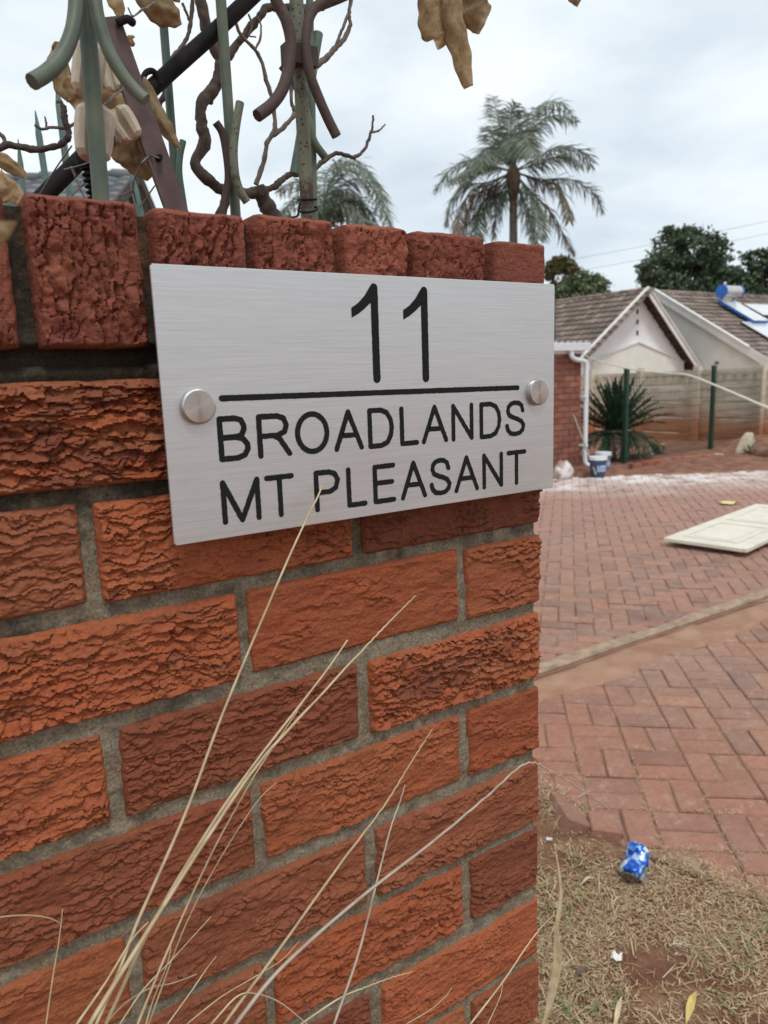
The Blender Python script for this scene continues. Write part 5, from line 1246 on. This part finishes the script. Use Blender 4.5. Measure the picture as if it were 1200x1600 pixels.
def tiled(par, o, along, up, la, lu, clip=None, limit=300, view=True):
    along = V(along, float); along /= np.linalg.norm(along); up = V(up, float); up /= np.linalg.norm(up); nr = np.cross(along, up)
    if nr[2] < 0: along = -along; nr = -nr; o = V(o)-along*la
    mrot = Matrix((tuple(along), tuple(up), tuple(nr))).transposed().to_4x4(); rm = V([list(r) for r in mrot.to_3x3()])
    nx, ny = int(la/TW), int(lu/TL)+1; rest = MB(); cnt = 0; items = []
    for j in range(ny):
        for i in range(nx+1):
            p = V(o, float)+along*(i+.5)*TW+up*(j+.5)*TL*.995+nr*.03
            if clip and not clip(p): continue
            d = RM.T @ (p-CAMP); u_, v_ = 600+F_PX*d[0]/-d[2], 800-F_PX*d[1]/-d[2]
            items.append((0 if (845 < u_ < 1215) else 1, -d[2], p))
    items.sort(key=lambda q: (q[0], q[1]))
    pi = Matrix.Translation(par.location).inverted() if par.type == 'EMPTY' else Matrix.Identity(4)
    for nv, dd_, p in items:
        if cnt < limit and nv == 0:
            ob_ = link('tile', TILE, par); ob_.matrix_parent_inverse = pi; m = mrot.copy(); m.translation = Vector(p.tolist()); ob_.matrix_basis = m; cnt += 1
        else: rest.add(V(TV) @ rm.T+p, TF)
    if rest.n: rest.build('tile_field', M_TILE, par, False, 'stuff')
def plank(par, name, a, b, w, h, mat, up=(0, 0, 1)): return MB().bar(a, b, w, h, up).build(name, mat, par)
def quad(par, name, pts, mat, th=.06):
    o = MB().add(pts, [tuple(range(len(pts)))]).build(name, mat, par); m = o.modifiers.new('s', 'SOLIDIFY'); m.thickness = th; m.offset = 0; return o
# wing 1: ridge runs back along +y from the peak; gable faces -y
D1 = 9.0; ov = .15
X0, XP, X1 = EL[0], PK[0], ER[0]; ZP = PK[2]-.06; ZL = EL[2]; ZR = ER[2]
roofL = quad(hs, 'roof_slope', [(X0, YG, ZL), (XP, YG, ZP), (XP, YG+D1, ZP), (X0, YG+D1, ZL)], M_DARKW, .05)
roofR = quad(hs, 'roof_slope', [(XP, YG, ZP), (X1, YG, ZR), (X1, YG+D1, ZR), (XP, YG+D1, ZP)], M_DARKW, .05)
upL = V([XP-X0, 0, ZP-ZL]); tiled(roofL, (X0, YG, ZL), (0, 1, 0), upL, D1, np.linalg.norm(upL))
for i in range(int(D1/.4)): MB().lathe([(.12, 0), (.13, .02), (.11, .41)], (0, 0, 0), 'Y', 10).build('ridge_tile', M_TILE, hs, True).location = (XP, YG+i*.4+.42, ZP+.03)
for a, b in (((X0, ZL), (XP, ZP)), ((XP, ZP), (X1, ZR))):
    plank(hs, 'bargeboard', (a[0], YG-.02, a[1]), (b[0], YG-.02, b[1]), .035, .20, M_FAS)
    plank(hs, 'barge_capping', (a[0], YG-.02, a[1]+.13), (b[0], YG-.02, b[1]+.13), .12, .045, M_FAS)
YW = YG+ov+.25
def gz(x): return (ZL+(ZP-ZL)*(x-X0)/(XP-X0) if x < XP else ZP+(ZR-ZP)*(x-XP)/(X1-XP))-.10
wl, wr = X0+.45, X1-.55
MB().add([(wl, YW, -1.3), (wr, YW, -1.3), (wr, YW, gz(wr)), (XP, YW, gz(XP)), (wl, YW, gz(wl)), (wl, YW+.2, -1.3), (wr, YW+.2, -1.3), (wr, YW+.2, gz(wr)), (XP, YW+.2, gz(XP)), (wl, YW+.2, gz(wl))], [(0,1,2,3,4),(9,8,7,6,5),(0,5,6,1),(1,6,7,2),(2,7,8,3),(3,8,9,4),(4,9,5,0)]).build('gable_wall', M_HW, hs)
qa, qb, qc = at(926, 563, YW-.04), at(997, 535, YW-.04), at(1069, 566, YW-.04)
MB().add([(qa[0], YW-.04, -1.25), (qc[0], YW-.04, -1.25), (qc[0], YW-.04, qc[2]), (qb[0], YW-.04, qb[2]), (qa[0], YW-.04, qa[2]), (qa[0], YW-.001, -1.25), (qc[0], YW-.001, -1.25), (qc[0], YW-.001, qc[2]), (qb[0], YW-.001, qb[2]), (qa[0], YW-.001, qa[2])], [(0,1,2,3,4),(1,6,7,2),(2,7,8,3),(3,8,9,4),(4,9,5,0)]).build('lower_wall', M_HC, hs)
for a, b in ((qa, qb), (qb, qc)): plank(hs, 'drip_mould', (a[0], YW-.06, a[2]+.01), (b[0], YW-.06, b[2]+.01), .05, .05, M_FAS)
for y_ in (487, 503, 520): p = at(996, y_, YW-.012); MB().box((p[0], YW-.012, p[2]), (.10, .02, .16)).build('vent', M_DARKW, hs)
MB().boxab((wr-.2, YW+.2, -1.3), (wr, YW+8, ZR+.25)).build('side_wall', M_HC, hs); MB().boxab((wl, YW+.2, -1.3), (wl+.2, YW+8, ZL+.25)).build('side_wall', M_HC, hs)
for i in range(9):
    f_ = (i+.5)/9; x = XP+(X1-XP)*f_; z = ZP+(ZR-ZP)*f_-.10; MB().box((x, YG+.40, z), (.06, .72, .10)).build('purlin', M_DARKW, hs)
# wing 2: ridge along +x, gable facing -x
X2 = 26.4; P2 = atx(1022, 458, X2); E2 = atx(1206, 571, X2); D2 = 12.0
ZP2, YP2, ZE2, YE2 = P2[2], P2[1], E2[2], E2[1]; YB2 = 2*YP2-YE2
r2 = quad(hs, 'roof_slope', [(X2, YE2, ZE2), (X2, YP2, ZP2), (X2+D2, YP2, ZP2), (X2+D2, YE2, ZE2)], M_DARKW, .05)
quad(hs, 'roof_slope', [(X2, YB2, ZE2), (X2, YP2, ZP2), (X2+D2, YP2, ZP2), (X2+D2, YB2, ZE2)], M_DARKW, .05)
up2 = V([0, YP2-YE2, ZP2-ZE2]); tiled(r2, (X2, YE2, ZE2), (1, 0, 0), up2, D2, np.linalg.norm(up2))
for i in range(int(D2/.4)): MB().lathe([(.12, 0), (.13, .02), (.11, .41)], (0, 0, 0), 'X', 10).build('ridge_tile', M_TILE, hs, True).location = (X2+i*.4, YP2, ZP2+.03)
plank(hs, 'bargeboard', (X2-.03, YE2, ZE2), (X2-.03, YP2, ZP2), .035, .30, M_FAS); plank(hs, 'bargeboard', (X2-.03, YB2, ZE2), (X2-.03, YP2, ZP2), .035, .26, M_FAS)
plank(hs, 'barge_capping', (X2-.04, YE2+.9, ZE2+.9*(ZP2-ZE2)/(YP2-YE2)+.17), (X2-.04, YP2, ZP2+.17), .16, .06, M_FAS)
XW2 = X2+.25; yw = YE2+.55; sl = (ZP2-ZE2)/(YP2-YE2)
MB().add([(XW2, yw, -1.3), (XW2, yw, ZE2+sl*(yw-YE2)-.08), (XW2, YP2, ZP2-.08), (XW2, YB2-.5, ZE2+.2), (XW2, YB2-.5, -1.3), (XW2+.2, yw, -1.3), (XW2+.2, yw, ZE2+sl*(yw-YE2)-.08), (XW2+.2, YP2, ZP2-.08), (XW2+.2, YB2-.5, ZE2+.2), (XW2+.2, YB2-.5, -1.3)], [(4,3,2,1,0),(5,6,7,8,9),(0,1,6,5),(1,2,7,6),(2,3,8,7)]).build('gable_wall', M_HC, hs)
MB().boxab((XW2+.21, yw, -1.3), (X2+D2, yw+.2, ZE2+.25)).build('front_wall', M_HC, hs)
p = atx(1120, 567, XW2-.01); MB().box((XW2-.012, p[1], p[2]), (.02, .16, .09)).build('vent', M_DARKW, hs)
plank(hs, 'eave_gutter', (X2-.04, YE2-.06, ZE2-.05), (X2+D2, YE2-.06, ZE2-.05), .10, .10, M_FAS)
# on the roof: solar water heater and two panels
def on_roof(px, py, off=.06):
    nr = np.cross(V([1., 0, 0]), up2/np.linalg.norm(up2)); r = ray(px, py); o = V([X2, YE2, ZE2])+nr*off; return CAMP+r*(((o-CAMP) @ nr)/(r @ nr)), nr
upn = up2/np.linalg.norm(up2)
sg = thing('solar_geyser', 'solar water heater with blue-ended tank on the tiled roof', 'solar heater', on_roof(1150, 500)[0])
M_BLUE = simple('blue_plastic', (.02, .13, .50), (.03, .17, .58), 5, .4, bst=0); M_TANK = simple('galvanised_tank', (.50, .50, .50), (.62, .62, .62), 3, .4, .5, bst=0); M_GLASS = simple('pale_solar_glass', (.62, .65, .67), (.55, .58, .60), 3, .12, bst=0, spec=.8)
a0, nr = on_roof(1122, 470, .25); b0, _ = on_roof(1158, 517, .12)
wv = V([1.15, 0, 0]); b0 = a0+upn*(-1.9)
col = [a0+nr*.06, a0+wv+nr*.06, b0+wv+nr*.04, b0+nr*.04]; lo_ = [q-nr*.10 for q in col]
MB().add(lo_+col, [(3,2,1,0),(0,1,5,4),(1,2,6,5),(2,3,7,6),(3,0,4,7)]).build('collector_frame', M_BLUE, sg)
MB().add([q+nr*.004 for q in col], [(0,1,2,3)]).build('collector_glass', M_GLASS, sg)
tk = a0+nr*.30+V([0, 0, .12])
MB().tube([tk+V([.03, 0, 0]), tk+V([1.17, 0, 0])], .25, 24).build('tank', M_TANK, sg, True, sharp=50)
for x, sg_ in ((-.05, 1), (1.17, 1)): MB().tube([tk+V([x, 0, 0]), tk+V([x+.079, 0, 0])], .27, 24).build('tank_end', M_BLUE, sg, True, sharp=50)
MB().tube([tk+V([.2, 0, .25]), tk+V([.2, 0, .38])], .06, 10).build('valve', M_TANK, sg, True)
for x in (.15, 1.0): MB().bar(a0+V([x, .05, -.05]), tk+V([x, 0, -.2]), .05, .05, (1, 0, 0)).build('stand', M_BLUE, sg)
for i, (px, py, la, lb, lab) in enumerate(((1160, 474, 2.6, 1.15, 'upper pale solar panel on the tiled roof right of the tank'), (1156, 502, 2.6, 1.5, 'lower pale solar panel on the tiled roof'))):
    a0, nr = on_roof(px, py, .16); t = thing('photovoltaic_module', lab, 'solar panel', a0, 'solar panels on the roof'); w = V([la, 0, 0]); dn = -upn*lb
    q = [a0, a0+w, a0+w+dn, a0+dn]; MB().add([p-nr*.04 for p in q]+q, [(3,2,1,0),(0,1,5,4),(1,2,6,5),(2,3,7,6),(3,0,4,7),(4,5,6,7)]).build('frame', M_DARKW, t)
    MB().add([a0+w*.02-upn*.03+nr*.004, a0+w*.98-upn*.03+nr*.004, a0+w*.98+dn*.97+nr*.004, a0+w*.02+dn*.97+nr*.004], [(0,1,2,3)]).build('glass', M_GLASS, t)
    for f_ in (.2, .8): MB().bar(a0+w*f_+dn*.1-nr*.16, a0+w*f_+dn*.1-nr*.041, .05, .05, (1, 0, 0)).build('foot', M_TANK, t); MB().bar(a0+w*f_+dn*.9-nr*.16, a0+w*f_+dn*.9-nr*.041, .05, .05, (1, 0, 0)).build('foot', M_TANK, t)

# grey tiled roof seen between the pickets at far left
ra = dp(14, 283, 13.0); rb = dp(214, 277, 13.0); zr = (ra[2]+rb[2])/2
ex_ = rb-ra; ex_[2] = 0; ex_ /= np.linalg.norm(ex_); fy_ = V([ex_[1], -ex_[0], 0]); fy_ = fy_ if fy_[1] < 0 else -fy_
gh = thing('grey_roof_house', 'house with dark grey wavy tiled roof behind the wall at left', 'house', (rb[0], rb[1], 0))
def gp(a_, f_, z_): return V([rb[0], rb[1], 0])+ex_*a_+fy_*f_+V([0, 0, z_])
M_GT = simple('grey_roof_tile', (.115, .125, .135), (.17, .18, .19), 3, .7, bst=.2)
rows, tw, tl, ang, L0 = 14, .30, .30, R(30), 7.0
nx = int(L0/tw*8); xs = np.linspace(-L0, 0, nx); mb = MB()
for j in range(rows):
    f0, f1 = j*tl*math.cos(ang), (j+1)*tl*math.cos(ang)+.02; za, zb = zr-j*tl*math.sin(ang), zr-(j+1)*tl*math.sin(ang); w_ = .035*np.abs(np.sin(xs*math.pi/tw))
    vs = [gp(x, f0, za+k) for x, k in zip(xs, w_)]+[gp(x, f1, zb+.05+k) for x, k in zip(xs, w_)]+[gp(x, f1, zb+k*.3) for x, k in zip(xs, w_)]
    mb.add(vs, [(i, i+1, nx+i+1, nx+i) for i in range(nx-1)]+[(nx+i, nx+i+1, 2*nx+i+1, 2*nx+i) for i in range(nx-1)])
mb.build('roof', M_GT, gh)
mb = MB()
for i in range(int(L0/.42)): mb.tube([gp(-i*.42, 0, zr+.03), gp(-i*.42-.43, 0, zr+.045)], [.09, .105], 10)
mb.build('ridge', M_GT, gh, True)
ze = zr-rows*tl*math.sin(ang); fe = rows*tl*math.cos(ang)
for sgn in (1, -1): MB().bar(gp(.04, sgn*fe, ze), gp(.04, 0, zr+.02), .04, .20).build('bargeboard', M_DARKW, gh)
MB().add([gp(-L0, 0, zr), gp(0, 0, zr), gp(0, -fe, ze), gp(-L0, -fe, ze)], [(0, 1, 2, 3)]).build('rear_slope', M_GT, gh)
wv_ = [gp(a_, f_, z_) for a_ in (-L0, -.3) for f_, z_ in ((fe-.5, 0), (fe-.5, ze+.1), (0, zr-.08), (-fe+.5, ze+.1), (-fe+.5, 0))]
MB().add(wv_, [(0,1,2,3,4),(9,8,7,6,5),(5,6,1,0),(4,3,8,9)]).build('wall', M_HC, gh)

# overhead lines
for y0, y1, sg_, lab in ((392, 336, .5, 'upper thin overhead power line crossing the sky at right'), (409, 351, .7, 'lower thin overhead power line crossing the sky at right')):
    a = dp(600, y0+62, 60); b = dp(1500, y1-58, 60); P = [a+(b-a)*t-V([0, 0, 1])*sg_*4*t*(1-t) for t in np.linspace(0, 1, 30)]
    o = MB().tube(P, .016, 6).build('power_line', simple('line_grey', (.25, .26, .28), (.3, .31, .33), 3, .6, bst=0), None, True); tag(o, lab, 'power line', 'overhead power lines')
